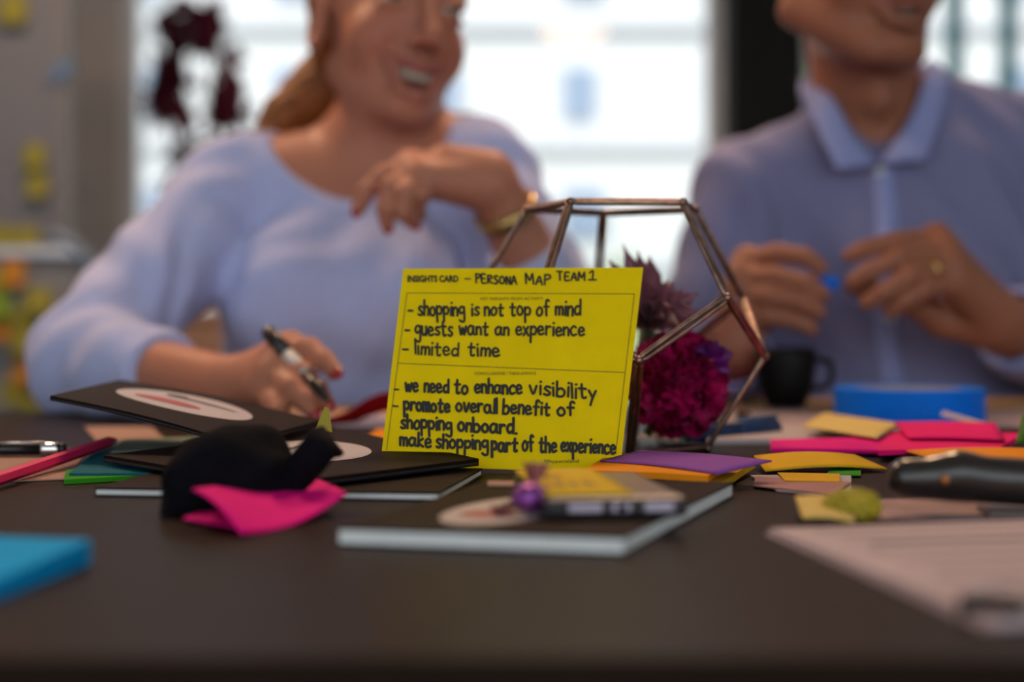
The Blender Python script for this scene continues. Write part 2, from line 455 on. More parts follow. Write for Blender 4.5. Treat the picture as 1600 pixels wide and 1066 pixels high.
note_on(40, 577, .045, .06, 2.59, S_ora, 'deep orange note low on the panel beside the lavender-clad person\'s elbow')
note_on(26, 612, .05, .05, 2.59, S_yel, 'pale yellow note low on the panel under the deep orange one')
note_on(45, 645, .03, .06, 2.59, S_yel, 'narrow yellow note at the bottom of the low panel by the table')

# low wooden sideboard behind the woman
M_oak = mat('warm_wood', (.22, .13, .085), .6, noise=.2, scale=12)
sb = thing('sideboard', 'low brown wooden sideboard standing behind the person in lavender', 'cabinet', (-.5, 2.9, FL))
box('body', (-.74, 2.72, FL + .06), (-.26, 3.1, .065), M_oak, sb, .004)
box('top_board', (-.75, 2.71, .065), (-.25, 3.11, .085), M_oak, sb, .004)
for x in (-.735, -.495):
    d_ = box('door', (x, 2.705, FL + .08), (x + .23, 2.722, .055), M_oak, sb, .003)
    tube('knob', [(x + (.2 if x < -.6 else .03), 2.705, -.25), (x + (.2 if x < -.6 else .03), 2.685, -.25)], [.008, .012], M_alu, d_, 12)
for x in (-.72, -.30):
    for y in (2.75, 3.07): box('leg', (x, y - .02, FL), (x + .03, y + .01, FL + .06), M_black, sb)

# burgundy plant in front of the big window
pl = thing('burgundy_plant', 'tall burgundy-leaved plant in a pot before the window behind the lavender-clad person\'s shoulder', 'plant', (-.86, 3.9, FL))
lathe('pot', [(.12, 0), (.16, .03), (.19, .38), (.20, .40), (.18, .40), (.17, .34), (0.001, .33)], mat('charcoal_pot', (.05, .05, .055), .6, noise=.1, scale=20), pl, (-.86, 3.9, FL))
M_burg = mat('burgundy_leaf', (.075, .010, .026), .6, noise=.3, scale=15, spec=.15)
V = []; F = []
g = np.random.default_rng(11); k = 0
clusters = [(285, 35, 44, 34, 80), (335, 40, 16, 34, 34), (320, 70, 18, 14, 14), (272, 85, 16, 40, 34), (258, 150, 22, 45, 46), (285, 180, 12, 30, 20), (262, 110, 20, 45, 40), (300, 70, 30, 12, 20), (236, 170, 10, 40, 14), (358, 120, 18, 42, 60), (352, 168, 28, 38, 80), (378, 178, 20, 12, 22), (300, 125, 12, 10, 6), (330, 250, 60, 40, 50), (300, 300, 50, 40, 40)]
for cx, cy, rx, ry, n in clusters:
    for i in range(n):
        a, rr = g.uniform(0, 2 * math.pi), math.sqrt(g.uniform(0, 1))
        p = np.array(Q(cx + rx * rr * math.cos(a), cy + ry * rr * math.sin(a), 3.9 + g.normal() * .05))
        d = g.normal(size=3); d[2] -= .3; d /= np.linalg.norm(d); w = np.cross(d, g.normal(size=3)); w /= np.linalg.norm(w)
        L = g.uniform(.026, .046); nrm = np.cross(d, w) * .006; k = len(V)
        V += [p - d * L, p + w * L * .45, p + d * L, p - w * L * .45, p + nrm]; F += [(k, k + 1, k + 4), (k + 1, k + 2, k + 4), (k + 2, k + 3, k + 4), (k + 3, k, k + 4)]
stuff(meshobj('foliage', V, F, M_burg, pl))
M_stem = mat('plant_stem', (.05, .025, .02), .8)
for tip in ((285, 40), (335, 30), (258, 140), (358, 110), (375, 175)):
    e = Q(tip[0], tip[1], 3.9); tube('stem', spline([(-.86, 3.9, FL + .33), (-.85 + (e.x + .86) * .3, 3.9, -.1), tuple(e)], 6), .006, M_stem, pl, 6)

# ceiling lamps over the table
def ceiling_lamp(x, y, label, power, col=(1, .62, .38)):
    t = thing('ceiling_lamp', label, 'lamp', (x, y, CE))
    lathe('lamp_shade', [(.02, 0), (.05, -.02), (.2, -.14), (.21, -.16), (.2, -.16), (.045, -.03), (.01, -.02)], mat('lamp_enamel', (.05, .05, .05), .4), t, (x, y, CE - .25))
    tube('cable', [(x, y, CE), (x, y, CE - .26)], .004, M_black, t, 6)
    e = bpy.data.materials.get('lamp_glow')
    if e is None:
        e = bpy.data.materials.new('lamp_glow'); e.use_nodes = True; b = e.node_tree.nodes['Principled BSDF']
        b.inputs['Emission Color'].default_value = (*col, 1); b.inputs['Emission Strength'].default_value = 6
    lathe('bulb', [(.001, -.06), (.03, -.05), (.045, -.02), (.03, .015), (.02, .04), (.02, .06), (.001, .06)], e, t, (x, y, CE - .36), 20)
    ld = bpy.data.lights.new('lamp_light', 'AREA'); ld.shape = 'DISK'; ld.size = .38; ld.energy = power; ld.color = col
    lo = bpy.data.objects.new('lamp_light', ld); COL.objects.link(lo); lo.location = (x, y, CE - .42); lo.parent = t; lo.matrix_parent_inverse = t.matrix_basis.inverted()
ceiling_lamp(-.95, 2.0, 'dark pendant lamp hanging over the lavender-top side of the table', 26)
ceiling_lamp(.35, 2.1, 'dark pendant lamp hanging over the blue-shirt side of the table', 22)

# ------------------------------------------------------------------ the table
def table_mat():
    m = mat('dark_table_veneer', (.045, .034, .03), .42)
    nt = m.node_tree; b = nt.nodes['Principled BSDF']; b.inputs['Specular IOR Level'].default_value = .06
    tc = nt.nodes.new('ShaderNodeTexCoord'); mp = nt.nodes.new('ShaderNodeMapping'); mp.inputs['Scale'].default_value = (3, 40, 3)
    n = nt.nodes.new('ShaderNodeTexNoise'); n.inputs['Scale'].default_value = 4; n.inputs['Detail'].default_value = 6
    r = nt.nodes.new('ShaderNodeValToRGB'); r.color_ramp.elements[0].color = (.0165, .0093, .0066, 1); r.color_ramp.elements[1].color = (.025, .0148, .0108, 1)
    nt.links.new(tc.outputs['Object'], mp.inputs[0]); nt.links.new(mp.outputs[0], n.inputs['Vector']); nt.links.new(n.outputs['Fac'], r.inputs[0]); nt.links.new(r.outputs[0], b.inputs['Base Color'])
    return m
M_table = table_mat()
tb = thing('table', 'big dark brown meeting table strewn with notes and stationery', 'table', (0, .8, FL))
NEAR = .385
def far_edge(x): return 1.38 + .2 * x
bm = bmesh.new()
ptsT = [(-1.3, NEAR), (1.4, NEAR), (1.4, far_edge(1.4)), (-1.3, far_edge(-1.3))]
top = [bm.verts.new((x, y, 0)) for x, y in ptsT]; bot = [bm.verts.new((x, y, -.035)) for x, y in ptsT]
bm.faces.new(top); bm.faces.new(bot[::-1])
for i in range(4): bm.faces.new((top[i], bot[i], bot[(i + 1) % 4], top[(i + 1) % 4]))
bmesh.ops.bevel(bm, geom=list(bm.edges), offset=.004, segments=2, affect='EDGES')
bmobj('tabletop', bm, M_table, tb)
for x, y in ((-1.15, .5), (1.25, .5), (1.2, 1.45), (-1.15, 1.02)):
    box('leg', (x - .03, y - .03, FL), (x + .03, y + .03, -.03), M_black, tb, .004)
box('apron', (-1.12, .49, -.1), (1.22, .51, -.034), M_black, tb)

# ------------------------------------------------------------------ yellow card standing against the terrarium
M_card = mat('yellow_card_stock', (.92, .67, .002), .8, noise=.04, scale=60, bump=.03, spec=.1)
M_ink = mat('black_marker_ink', (.008, .008, .006), .6, noise=.1, scale=90)
M_print = mat('printed_ink', (.10, .08, .008), .7, noise=.1, scale=90)
BR, TR, TL, BL = Q(968, 742, .815), Q(1005, 418, .86), Q(630, 420, .868), Q(594, 727, .825)
BR.z = max(BR.z, .0005)
card_f = patch_fn((BL, BR, TR, TL))
def card_quad(f, th=.0005, n=8):
    return sheet_bm(f, -th, n, n)
card = bmobj('insight_card', card_quad(card_f), M_card)
tag(card, 'bright yellow handwritten insights card propped upright against the geometric terrarium', 'card')
SC = [(594, 727), (968, 742), (1005, 418), (630, 420)]
def card_uv(px, py):
    u, v = .5, .5
    for _ in range(12):
        def S(u, v):
            b = [SC[0][i] + (SC[1][i] - SC[0][i]) * u for i in (0, 1)]; t = [SC[3][i] + (SC[2][i] - SC[3][i]) * u for i in (0, 1)]
            return [b[i] + (t[i] - b[i]) * v for i in (0, 1)]
        p = S(u, v); e = (px - p[0], py - p[1]); a = S(u + .01, v); b = S(u, v + .01)
        J = [[(a[0] - p[0]) / .01, (b[0] - p[0]) / .01], [(a[1] - p[1]) / .01, (b[1] - p[1]) / .01]]
        D = J[0][0] * J[1][1] - J[0][1] * J[1][0]
        u += (e[0] * J[1][1] - e[1] * J[0][1]) / D; v += (J[0][0] * e[1] - J[1][0] * e[0]) / D
    return u, v
card_n = (BR - BL).cross(TL - BL).normalized()
if card_n.y > 0: card_n = -card_n
def card_pt(px, py, off=.0008):
    u, v = card_uv(px, py); return card_f(u, v) + card_n * off
GL = {
 'a': [[(.6, .85), (.3, 1), (.05, .65), (.08, .2), (.3, 0), (.55, .3), (.62, .95), (.62, .25), (.75, .02)]],
 'b': [[(.05, 1.7), (.05, 0)], [(.05, .65), (.35, .95), (.62, .6), (.5, .1), (.2, 0), (.05, .2)]],
 'c': [[(.6, .85), (.35, 1), (.05, .55), (.25, .02), (.62, .15)]],
 'd': [[(.6, .8), (.3, .98), (.05, .5), (.25, .02), (.6, .3)], [(.62, 1.7), (.62, 0)]],
 'e': [[(.06, .5), (.55, .58), (.45, .95), (.2, .95), (.05, .5), (.25, .02), (.62, .18)]],
 'f': [[(.6, 1.55), (.42, 1.7), (.28, 1.4), (.28, 0)], [(.05, .95), (.55, .95)]],
 'g': [[(.58, .85), (.3, 1), (.05, .6), (.25, .22), (.55, .45)], [(.6, .98), (.6, -.45), (.35, -.7), (.05, -.5)]],
 'h': [[(.05, 1.7), (.05, 0)], [(.05, .65), (.3, 1), (.52, .75), (.52, 0)]],
 'i': [[(.1, 1), (.1, 0)], [(.08, 1.42), (.14, 1.46)]],
 'k': [[(.05, 1.7), (.05, 0)], [(.5, 1), (.08, .45), (.55, 0)]],
 'l': [[(.1, 1.7), (.1, 0)]],
 'm': [[(.05, 1), (.05, 0)], [(.05, .7), (.25, 1), (.4, .75), (.4, 0)], [(.4, .7), (.6, 1), (.75, .75), (.75, 0)]],
 'n': [[(.05, 1), (.05, 0)], [(.05, .65), (.3, 1), (.52, .75), (.52, 0)]],
 'o': [[(.3, 1), (.06, .6), (.12, .15), (.35, 0), (.6, .35), (.52, .85), (.3, 1)]],
 'p': [[(.06, 1), (.06, -.75)], [(.06, .7), (.35, 1), (.6, .65), (.45, .15), (.08, .2)]],
 'r': [[(.06, 1), (.06, 0)], [(.06, .6), (.3, .98), (.5, .9)]],
 's': [[(.5, .9), (.25, 1), (.1, .75), (.3, .5), (.5, .25), (.3, 0), (.05, .12)]],
 't': [[(.28, 1.5), (.28, .15), (.45, 0), (.55, .1)], [(.05, 1), (.58, 1)]],
 'u': [[(.06, 1), (.06, .3), (.25, 0), (.5, .3)], [(.52, 1), (.52, 0)]],
 'v': [[(.03, 1), (.28, 0), (.55, 1)]],
 'w': [[(.03, 1), (.2, 0), (.38, .8), (.55, 0), (.75, 1)]],
 'x': [[(.03, 1), (.52, 0)], [(.5, 1), (.03, 0)]],
 'y': [[(.05, 1), (.28, .25)], [(.58, 1), (.28, .1), (.1, -.7)]],
 '-': [[(.02, .5), (.5, .5)]], '.': [[(.08, .04), (.14, .06)]],
 'P': [[(.06, 1.25), (.06, 0)], [(.06, 1.2), (.45, 1.2), (.52, .85), (.1, .6)]],
 'E': [[(.5, 1.0), (.06, 1.0), (.06, 0), (.52, 0)], [(.06, .5), (.42, .5)]],
 'R': [[(.06, 1), (.06, 0)], [(.06, 1), (.48, .95), (.45, .6), (.08, .5), (.55, 0)]],
 'S': [[(.5, .9), (.25, 1), (.08, .75), (.48, .3), (.28, 0), (.05, .12)]],
 'O': [[(.3, 1), (.06, .6), (.12, .15), (.35, 0), (.6, .35), (.52, .85), (.3, 1)]],
 'N': [[(.06, 0), (.06, 1), (.5, 0), (.5, 1)]],
 'A': [[(.03, 0), (.3, 1), (.58, 0)], [(.13, .38), (.48, .38)]],
 'M': [[(.05, 0), (.08, 1.2), (.38, .4), (.66, 1.2), (.7, 0)]],
 'T': [[(.02, 1.25), (.62, 1.25)], [(.32, 1.25), (.32, 0)]],
 '1': [[(.08, 1.0), (.28, 1.25), (.28, 0)], [(.05, 0), (.52, 0)]],
}
def write(text, x0, x1, ya, yb, xh, pen, name='handwritten_line', m=None, to=card_pt, parent=card):
    """marker strokes along a baseline from (x0, ya) to (x1, yb); xh = x-height, pen = stroke width, all in card measure"""
    adv = 0; items = []
    for ch in text:
        if ch == ' ': adv += .42; continue
        gl = GL[ch]; w = max(p[0] for st in gl for p in st); items.append((adv, gl)); adv += w + .17
    sx = (x1 - x0) / (adv - .17); V = []; F = []
    for a, gl in items:
        jy = random.uniform(-.06, .06); jr = random.uniform(-.05, .05); js = random.uniform(.92, 1.08)
        for st in gl:
            pts = [Vector((x, y, 0)) for x, y in st]
            pts = spline(pts, 4) if len(pts) > 2 else pts
            sp = []
            for p in pts:
                X = x0 + (a + p.x + jr * p.y) * sx; t = (X - x0) / (x1 - x0); sp.append((X, ya + (yb - ya) * t - (p.y * js + jy) * xh))
            for (ax, ay), (bx, by) in zip(sp[:-1], sp[1:]):
                L = math.hypot(bx - ax, by - ay) + 1e-6; ex, ey = (bx - ax) / L * pen * .45, (by - ay) / L * pen * .45; nx, ny = -(by - ay) / L * pen * .53, (bx - ax) / L * pen * .53
                q = [(ax - ex + nx * .5, ay - ey + ny * .5), (ax + nx, ay + ny), (bx + nx, by + ny), (bx + ex + nx * .5, by + ey + ny * .5), (bx + ex - nx * .5, by + ey - ny * .5), (bx - nx, by - ny), (ax - nx, ay - ny), (ax - ex - nx * .5, ay - ey - ny * .5)]
                k = len(V); off = .0006 + random.uniform(0, .0003)
                V += [to(*p_, off) for p_ in q]; F.append(tuple(range(k, k + 8)))
    return meshobj(name, V, F, m or M_ink, parent)
def printed(text, x0, x1, y, h, m=None, bold=0.0, name='printed_line'):
    cu = bpy.data.curves.new('print', 'FONT'); cu.body = text; cu.offset = bold; cu.resolution_u = 3
    o = bpy.data.objects.new('print', cu); COL.objects.link(o)
    dg = bpy.context.evaluated_depsgraph_get(); me = bpy.data.meshes.new_from_object(o.evaluated_get(dg))
    bpy.data.objects.remove(o); xs = [v.co.x for v in me.vertices]; a, b = min(xs), max(xs)
    for v in me.vertices:
        v.co = card_pt(x0 + (v.co.x - a) / (b - a) * (x1 - x0), y - v.co.y / .7 * h)
    me.name = name
    return link(name, me, m or M_print, card)
printed('INSIGHTS CARD', 637, 717, 442, 10, M_ink, .035)
write('-', 727, 736, 441, 441, 8, 2.0)
write('PERSONA', 744, 808, 444, 446, 13, 2.6)
write('MAP', 822, 860, 445, 447, 13.5, 2.6)
write('TEAM', 871, 914, 439, 441, 12, 2.6)
write('1', 919, 932, 439, 439, 11, 2.6)
printed('KEY INSIGHTS FROM ACTIVITY', 752, 850, 472, 4.5)
for ln in (('- shopping', 638, 726, 496, 497, 14.5), ('is not', 737, 787, 497, 497, 13), ('top of mind', 797, 907, 497, 497, 14.5),
           ('- guests', 633, 707, 527, 529, 14), ('want', 718, 763, 527, 528, 13.5), ('an', 774, 795, 527, 528, 13), ('experience', 806, 913, 528, 530, 14),
           ('- limited', 629, 716, 557, 561, 13), ('time', 731, 781, 560, 562, 13)):
    write(ln[0], *ln[1:], 3.0 if ln[2] < 720 and 'limited' in ln[0] else 3.3)
printed('CONCLUSIONS / TAKE-AWAYS', 742, 838, 591, 4.5)
for ln in (('-', 616, 623, 617, 617, 8, 2.4), ('we', 633, 653, 616, 617, 13, 3.8), ('need', 663, 701, 617, 619, 13, 3.8), ('to', 710, 731, 620, 620, 13, 3.8), ('enhance', 742, 816, 619, 621, 13, 3.8), ('visibility', 828, 932, 621, 630, 14, 3.6),
           ('-', 614, 622, 642, 643, 8, 2.6), ('promote', 631, 703, 645, 648, 13, 4.2), ('overall', 713, 777, 647, 650, 13, 3.8), ('benefit', 786, 859, 651, 654, 13, 3.8), ('of', 871, 898, 654, 655, 12, 3.8),
           ('shopping', 626, 706, 672, 676, 13, 3.9), ('onboard.', 716, 808, 677, 682, 13, 4.2),
           ('make', 625, 674, 698, 702, 13, 3.8), ('shopping', 682, 763, 702, 705, 13, 3.8), ('part', 769, 809, 707, 709, 13, 4.2), ('of the', 817, 870, 708, 710, 14, 3.8), ('experience', 877, 961, 709, 713, 13, 3.9)):
    write(*ln)
printed('©hyperisland', 851, 905, 726, 5)
def rule(a, b, w=1.0, name='printed_rule'):
    V = []; d = (b[0] - a[0], b[1] - a[1]); L = math.hypot(*d); n = (-d[1] / L * w / 2, d[0] / L * w / 2)
    for t, sg in ((0, 1), (1, 1), (1, -1), (0, -1)): V.append(card_pt(a[0] + d[0] * t + n[0] * sg, a[1] + d[1] * t + n[1] * sg, .0005))
    meshobj(name, V, [(0, 1, 2, 3)], M_print, card)
rule((636, 460), (991, 462)); rule((622, 572), (976, 588)); rule((636, 460), (604, 705), .9); rule((991, 462), (962, 712), .9)

# ------------------------------------------------------------------ geometric terrarium
A = .0715; TC = Vector((.069, .948, 0.003))
M_brass = mat('aged_copper_wire', (.30, .20, .16), .42, metal=1.0, noise=.35, scale=120)
ter = thing('terrarium', 'twelve-sided glass terrarium with aged copper edges behind the yellow card', 'terrarium', TC)
lev = [0, .8506 * A, 1.3764 * A, 2.227 * A]; rad = [.8507 * A, 1.3764 * A, 1.3764 * A, .8507 * A]
base_a = math.radians(-86)
DV = {}
for l in range(4):
    for k in range(5):
        a = base_a + math.radians(72 * k + (36 if l >= 2 else 0)); DV[l, k] = TC + Vector((rad[l] * math.cos(a), rad[l] * math.sin(a), lev[l]))
E = []
for k in range(5):
    E += [((0, k), (0, (k + 1) % 5)), ((3, k), (3, (k + 1) % 5)), ((0, k), (1, k)), ((3, k), (2, k)), ((1, k), (2, k)), ((2, k), (1, (k + 1) % 5))]
ctr = TC + Vector((0, 0, 1.1135 * A))
for a, b in E:
    p, q = DV[a], DV[b]; t = (q - p).normalized(); out = ((p + q) / 2 - ctr).normalized(); s_ = t.cross(out) * .0019
    bm = bmesh.new()
    for sg in (-1, 1):
        bm_tube(bm, [p, p.lerp(q, .06) + s_ * sg * .8, p.lerp(q, .5) + s_ * sg, p.lerp(q, .94) + s_ * sg * .8, q], [.0019, .0017, .0016, .0017, .0019], 8)
    bmobj('copper_edge', bm, M_brass, ter, True)
for key, p in DV.items():
    bm = bmesh.new(); bmesh.ops.create_icosphere(bm, subdivisions=2, radius=.0031, matrix=Matrix.Translation(p)); bmobj('solder_joint', bm, M_brass, ter, True)
M_tglass = glass_mat('terrarium_glass', (.97, .98, .97))
for k in range(5):
    k1 = (k + 1) % 5; k2 = (k + 4) % 5
    for loop in ([(0, k), (0, k1), (1, k1), (2, k), (1, k)], [(3, k), (3, k1), (2, k1), (1, k1), (2, k)]):
        c = sum((DV[x] for x in loop), Vector()) / 5
        meshobj('glass_pane', [c + (DV[x] - c) * .97 for x in loop], [tuple(range(5))], M_tglass, ter)
meshobj('base_plate', [DV[0, k] * 1.0 for k in range(5)] + [DV[0, k] + Vector((0, 0, .0015)) for k in range(5)], [(4, 3, 2, 1, 0), (5, 6, 7, 8, 9)] + [(i, (i + 1) % 5, 5 + (i + 1) % 5, 5 + i) for i in range(5)], mat('dark_base', (.02, .02, .02), .5, metal=.5), ter)

# flowers inside it
M_pet = mat('crimson_petal', (.34, .002, .075), .6, noise=.6, scale=110, spec=.15)
fc = Q(1058, 622, .955); fc.z = .044
fh = thing('crimson_flower', 'round ruffled crimson flower head lying inside the terrarium', 'flower', (fc.x, fc.y, .006))
V = []; F = []; g = np.random.default_rng(5)
for i in range(560):
    ph = math.acos(1 - 2 * (i + .5) / 560); th_ = i * 2.39996
    d = np.array([math.sin(ph) * math.cos(th_), math.sin(ph) * math.sin(th_), math.cos(ph)])
    r0 = np.array([.0335, .0335, .036]); base = np.array(fc) + d * r0 * .78; L = g.uniform(.86, 1.0)
    a = np.cross(d, g.normal(size=3)); a /= np.linalg.norm(a); b = np.cross(d, a)
    tip = np.array(fc) + d * r0 * L * 1.06 + b * .0025; w = g.uniform(.0034, .0052); mid = np.array(fc) + d * r0 * (L * .93)
    k = len(V); V += [base - a * w * .6, base + a * w * .6, mid + a * w + b * .001, tip + a * w * .85, tip - a * w * .85, mid - a * w + b * .001, mid - b * .0012 + d * .001, tip + d * .0008]
    F += [(k, k + 1, k + 2, k + 6), (k, k + 6, k + 5), (k + 6, k + 2, k + 3, k + 7), (k + 5, k + 6, k + 7, k + 4)]
stuff(meshobj('petals', V, F, M_pet, fh, True))
bm = bmesh.new(); bmesh.ops.create_icosphere(bm, subdivisions=3, radius=.027, matrix=Matrix.Translation(fc)); bmobj('flower_core', bm, M_pet, fh, True)
bm = bmesh.new(); bm_tube(bm, [fc - Vector((.012, 0, .02)), fc - Vector((.02, -.004, .034))], .003, 8); bmobj('stem', bm, mat('flower_stem', (.06, .1, .03), .6), fh, True)

M_suc = mat('plum_succulent_leaf', (.20, .055, .090), .5, noise=.3, scale=60, coat=.15)
sc = Q(1012, 492, .975)
su = thing('succulent', 'dark plum rosette with pointed leaves rising inside the terrarium above the crimson flower', 'succulent', (sc.x, sc.y, .008))
def leaf(name, base, tip, w, m, parent, cup=.25, up=None):
    base, tip = Vector(base), Vector(tip); d = tip - base; L = d.length; t = d / L
    side = t.cross(Vector((0, -1, .25))).normalized(); nr = side.cross(t).normalized(); rows = []; bm = bmesh.new()
    for i in range(9):
        s_ = i / 8; ww = w * (math.sin(math.pi * (s_ * .82 + .14)) ** .8) * (1 if s_ < .7 else (1 - s_) / .3 * .9 + .02)
        c = base + d * s_ + nr * (.10 * L * math.sin(math.pi * s_ * .9))
        rows.append([bm.verts.new(c - side * ww + nr * ww * cup), bm.verts.new(c - nr * .0006), bm.verts.new(c + side * ww + nr * ww * cup), bm.verts.new(c - nr * .0022)])
    for a, b in zip(rows[:-1], rows[1:]):
        for k in range(4): bm.faces.new((a[k], a[(k + 1) % 4], b[(k + 1) % 4], b[k]))
    bm.faces.new(rows[0][::-1]); bm.faces.new(rows[-1])
    return bmobj(name, bm, m, parent, True)
tips = [(972, 380, .975), (996, 391, .99), (1022, 409, .96), (1043, 437, .955), (1067, 452, .96), (1092, 458, .975), (1100, 487, .96), (1085, 500, .945), (950, 405, .98), (930, 425, .985), (958, 440, .945), (1000, 425, .94), (1030, 455, .935), (1058, 478, .93), (1010, 470, .925), (980, 470, .925), (1040, 500, .925), (1070, 515, .935), (940, 460, .96), (960, 500, .94), (1015, 400, 1.0), (1050, 440, 1.0)]
for i, (a, b, d) in enumerate(tips):
    tp = Q(a, b, d); leaf('leaf', sc + (tp - sc) * .06 + Vector((0, 0, -.004)), tp, .0085 if i > 1 else .0065, M_suc, su)
tube('stem', [sc - Vector((0, 0, .005)), (sc.x - .01, sc.y + .01, .006)], [.005, .004], mat('flower_stem', (.06, .1, .03), .6), su, 8)
M_vio = mat('violet_petal', (.085, .006, .17), .5, noise=.3, scale=90)
vc = Q(1110, 562, .942)
vf = thing('violet_flower', 'small violet flower with rounded petals at the back of the terrarium', 'flower', (vc.x, vc.y, .008))
for k in range(6):
    a = k * math.pi / 3 + .3; leaf('petal', vc, vc + Vector((.016 * math.cos(a), -.006, .014 * math.sin(a))), .007, M_vio, vf, .15)
tube('stem', [vc, (vc.x - .015, vc.y + .005, .006)], [.002, .002], mat('flower_stem', (.06, .1, .03), .6), vf, 8)

# ------------------------------------------------------------------ dark notebooks with oval labels
M_cover = mat('dark_brown_cover', (.015, .0085, .0068), .6, noise=.08, scale=200, bump=.06, spec=.06)
M_cedge = mat('cover_edge', (.010, .011, .016), .5, noise=.1, scale=100)
M_pages = mat('page_edges', (.80, .83, .83), .8, noise=.06, scale=400, spec=.1)
M_label = mat('white_oval_label', (.50, .45, .47), .5, noise=.03, scale=50)
M_red = mat('label_red', (.42, .05, .06), .5, noise=.1, scale=60)
M_lblk = mat('label_black', (.04, .038, .04), .5, noise=.1, scale=60)
def disc_on(name, f, cu, cv, ru, rv, off, m, parent, rot=0.0, seg=48):
    V = []; F = []
    def pt(u, v):
        p = f(u, v); du = f(u + .01, v) - f(u - .01, v); dv = f(u, v + .01) - f(u, v - .01); n = du.cross(dv).normalized()
        if n.z < 0: n = -n
        return p + n * off
    rings = 5
    for r in range(rings + 1):
        for k in range(seg):
            a = 2 * math.pi * k / seg; x, y = math.cos(a) * ru * r / rings, math.sin(a) * rv * r / rings
            V.append(pt(cu + x * math.cos(rot) - y * math.sin(rot), cv + x * math.sin(rot) + y * math.cos(rot)))
    for r in range(rings):
        for k in range(seg):
            F.append((r * seg + k, r * seg + (k + 1) % seg, (r + 1) * seg + (k + 1) % seg, (r + 1) * seg + k))
    return meshobj(name, V, F, m, parent, True)
def label_art(f, top, nb, cu, cv, ru, rv, rot=0.0, full=True):
    lb = disc_on('oval_label', f, cu, cv, ru, rv, top + .0003, M_label, nb, rot)
    def loc(x, y): return cu + x * ru * math.cos(rot) - y * rv * math.sin(rot), cv + x * ru * math.sin(rot) + y * rv * math.cos(rot)
    a = loc(-.1, -.36); disc_on('red_lettering', f, a[0], a[1], ru * .52, rv * .20, top + .0006, M_red, lb, rot)
    a = loc(.18, .28); disc_on('black_lettering', f, a[0], a[1], ru * .55, rv * .07, top + .0006, M_lblk, lb, rot)
    a = loc(-.22, .36); disc_on('black_initial', f, a[0], a[1], ru * .16, rv * .16, top + .0007, M_lblk, lb, rot)
def notebook(c, label, th, cover_th=.0012, bulge=0.0, curl=0.0, lab=None, pages=True, base_c=None):
    ctr_ = sum((Vector(x) for x in c), Vector()) / 4
    nb = thing('notebook', label, 'notebook', (ctr_.x, ctr_.y, min(Vector(x).z for x in c)))
    f = patch_fn(c, bulge, curl); up = lambda h: (lambda u, v: f(u, v) + Vector((0, 0, h)))
    inset = lambda h: (lambda u, v: f(.004 + u * .992, .004 + v * .992) + Vector((0, 0, h)))
    bmobj('back_cover', sheet_bm(up(0), cover_th, 14, 14), M_cedge, nb, True)
    if pages and th > 2.2 * cover_th: bmobj('page_block', sheet_bm(inset(cover_th), th - 2 * cover_th, 14, 14), M_pages, nb)
    bmobj('front_cover', sheet_bm(up(th - cover_th), cover_th, 14, 14), M_cover, nb)
    if lab: label_art(up(th), 0, nb, *lab)
    return nb
# the one in front, carrying the phone
nfl, nfr, nbr = P(527, 853), P(974, 869), P(1146, 777)
nb_c = [nfl, nfr, nbr, nfl + (nbr - nfr)]
notebook(nb_c, 'dark notebook with pale page edges lying flat under the phone', .0075, .001, lab=(.40, .34, .20, .26))
# flat notebook under the tilted ones
dfl, dfr = P(148, 776), P(686, 784); dn = Vector((-(dfr - dfl).y, (dfr - dfl).x, 0)).normalized() * .105
notebook([dfl, dfr, dfr + dn + Vector((.008, 0, 0)), dfl + dn + Vector((.008, 0, 0))], 'flat dark notebook with light page edge at the bottom of the notebook pile', .0045, .001)
# tilted notebook on top of it, its corner pointing at the yellow card
notebook([P(430, 768, .006), P(748, 728, .0065), P(520, 676, .012), P(162, 722, .0065)], 'dark notebook with white oval label lying askew on the pile under the black sleep mask', .004, .0020, bulge=.0, lab=(.54, .53, .26, .27, .25))
# curling notebook with a raised corner
notebook([Q(78, 626, .86), Q(372, 700, .80), Q(500, 664, .93), Q(186, 600, 1.0)], 'dark notebook with white oval label, its far end curling up off the table', .003, .0015, bulge=.004, lab=(.50, .52, .34, .27, -.10))

# ------------------------------------------------------------------ black sleep mask with strap
M_felt = mat('black_fabric', (.005, .005, .008), .95, noise=.2, scale=200, bump=.2, spec=.08)
sm = thing('sleep_mask', 'crumpled black fabric sleep mask with a bent strap lying on the notebooks', 'sleep mask', tuple(P(350, 795)))
s1 = SDF((-.19, .58, .0), (-.07, .80, .07), .002)
def W(px, py, d): return tuple(Q(px, py, d))
s1.chain([W(288, 786, .655), W(292, 752, .66), W(322, 716, .67), W(368, 700, .685), W(412, 697, .70), W(424, 715, .71)], [.006, .008, .008, .007, .0065, .006], k=.012)
s1.chain([W(305, 775, .66), W(345, 742, .675), W(396, 722, .69), W(428, 738, .69)], [.008, .012, .010, .007], k=.016)
s1.chain([W(256, 806, .645), W(285, 796, .66), W(340, 775, .67)], [.002, .004, .007], k=.01)
s1.chain([W(330, 762, .665), W(400, 754, .675), W(440, 757, .68)], [.010, .009, .006], k=.012)
s1.ell(W(360, 735, .68), (.019, .016, .008), k=.012)
V, F = s1.mesh(2); V[:, 2] = np.maximum(V[:, 2], .0004)
N = vnormals(V, F); V += N * (.0006 * np.sin(V[:, 0:1] * 260 + 2 * np.sin(V[:, 2:3] * 160)))
npmesh('mask_body', V, F, M_felt, sm)
pth = spline([W(432, 757, .68), W(462, 742, .675), W(486, 716, .67), W(505, 694, .672), W(519, 690, .69)], 6)
bm = bmesh.new(); rows = []
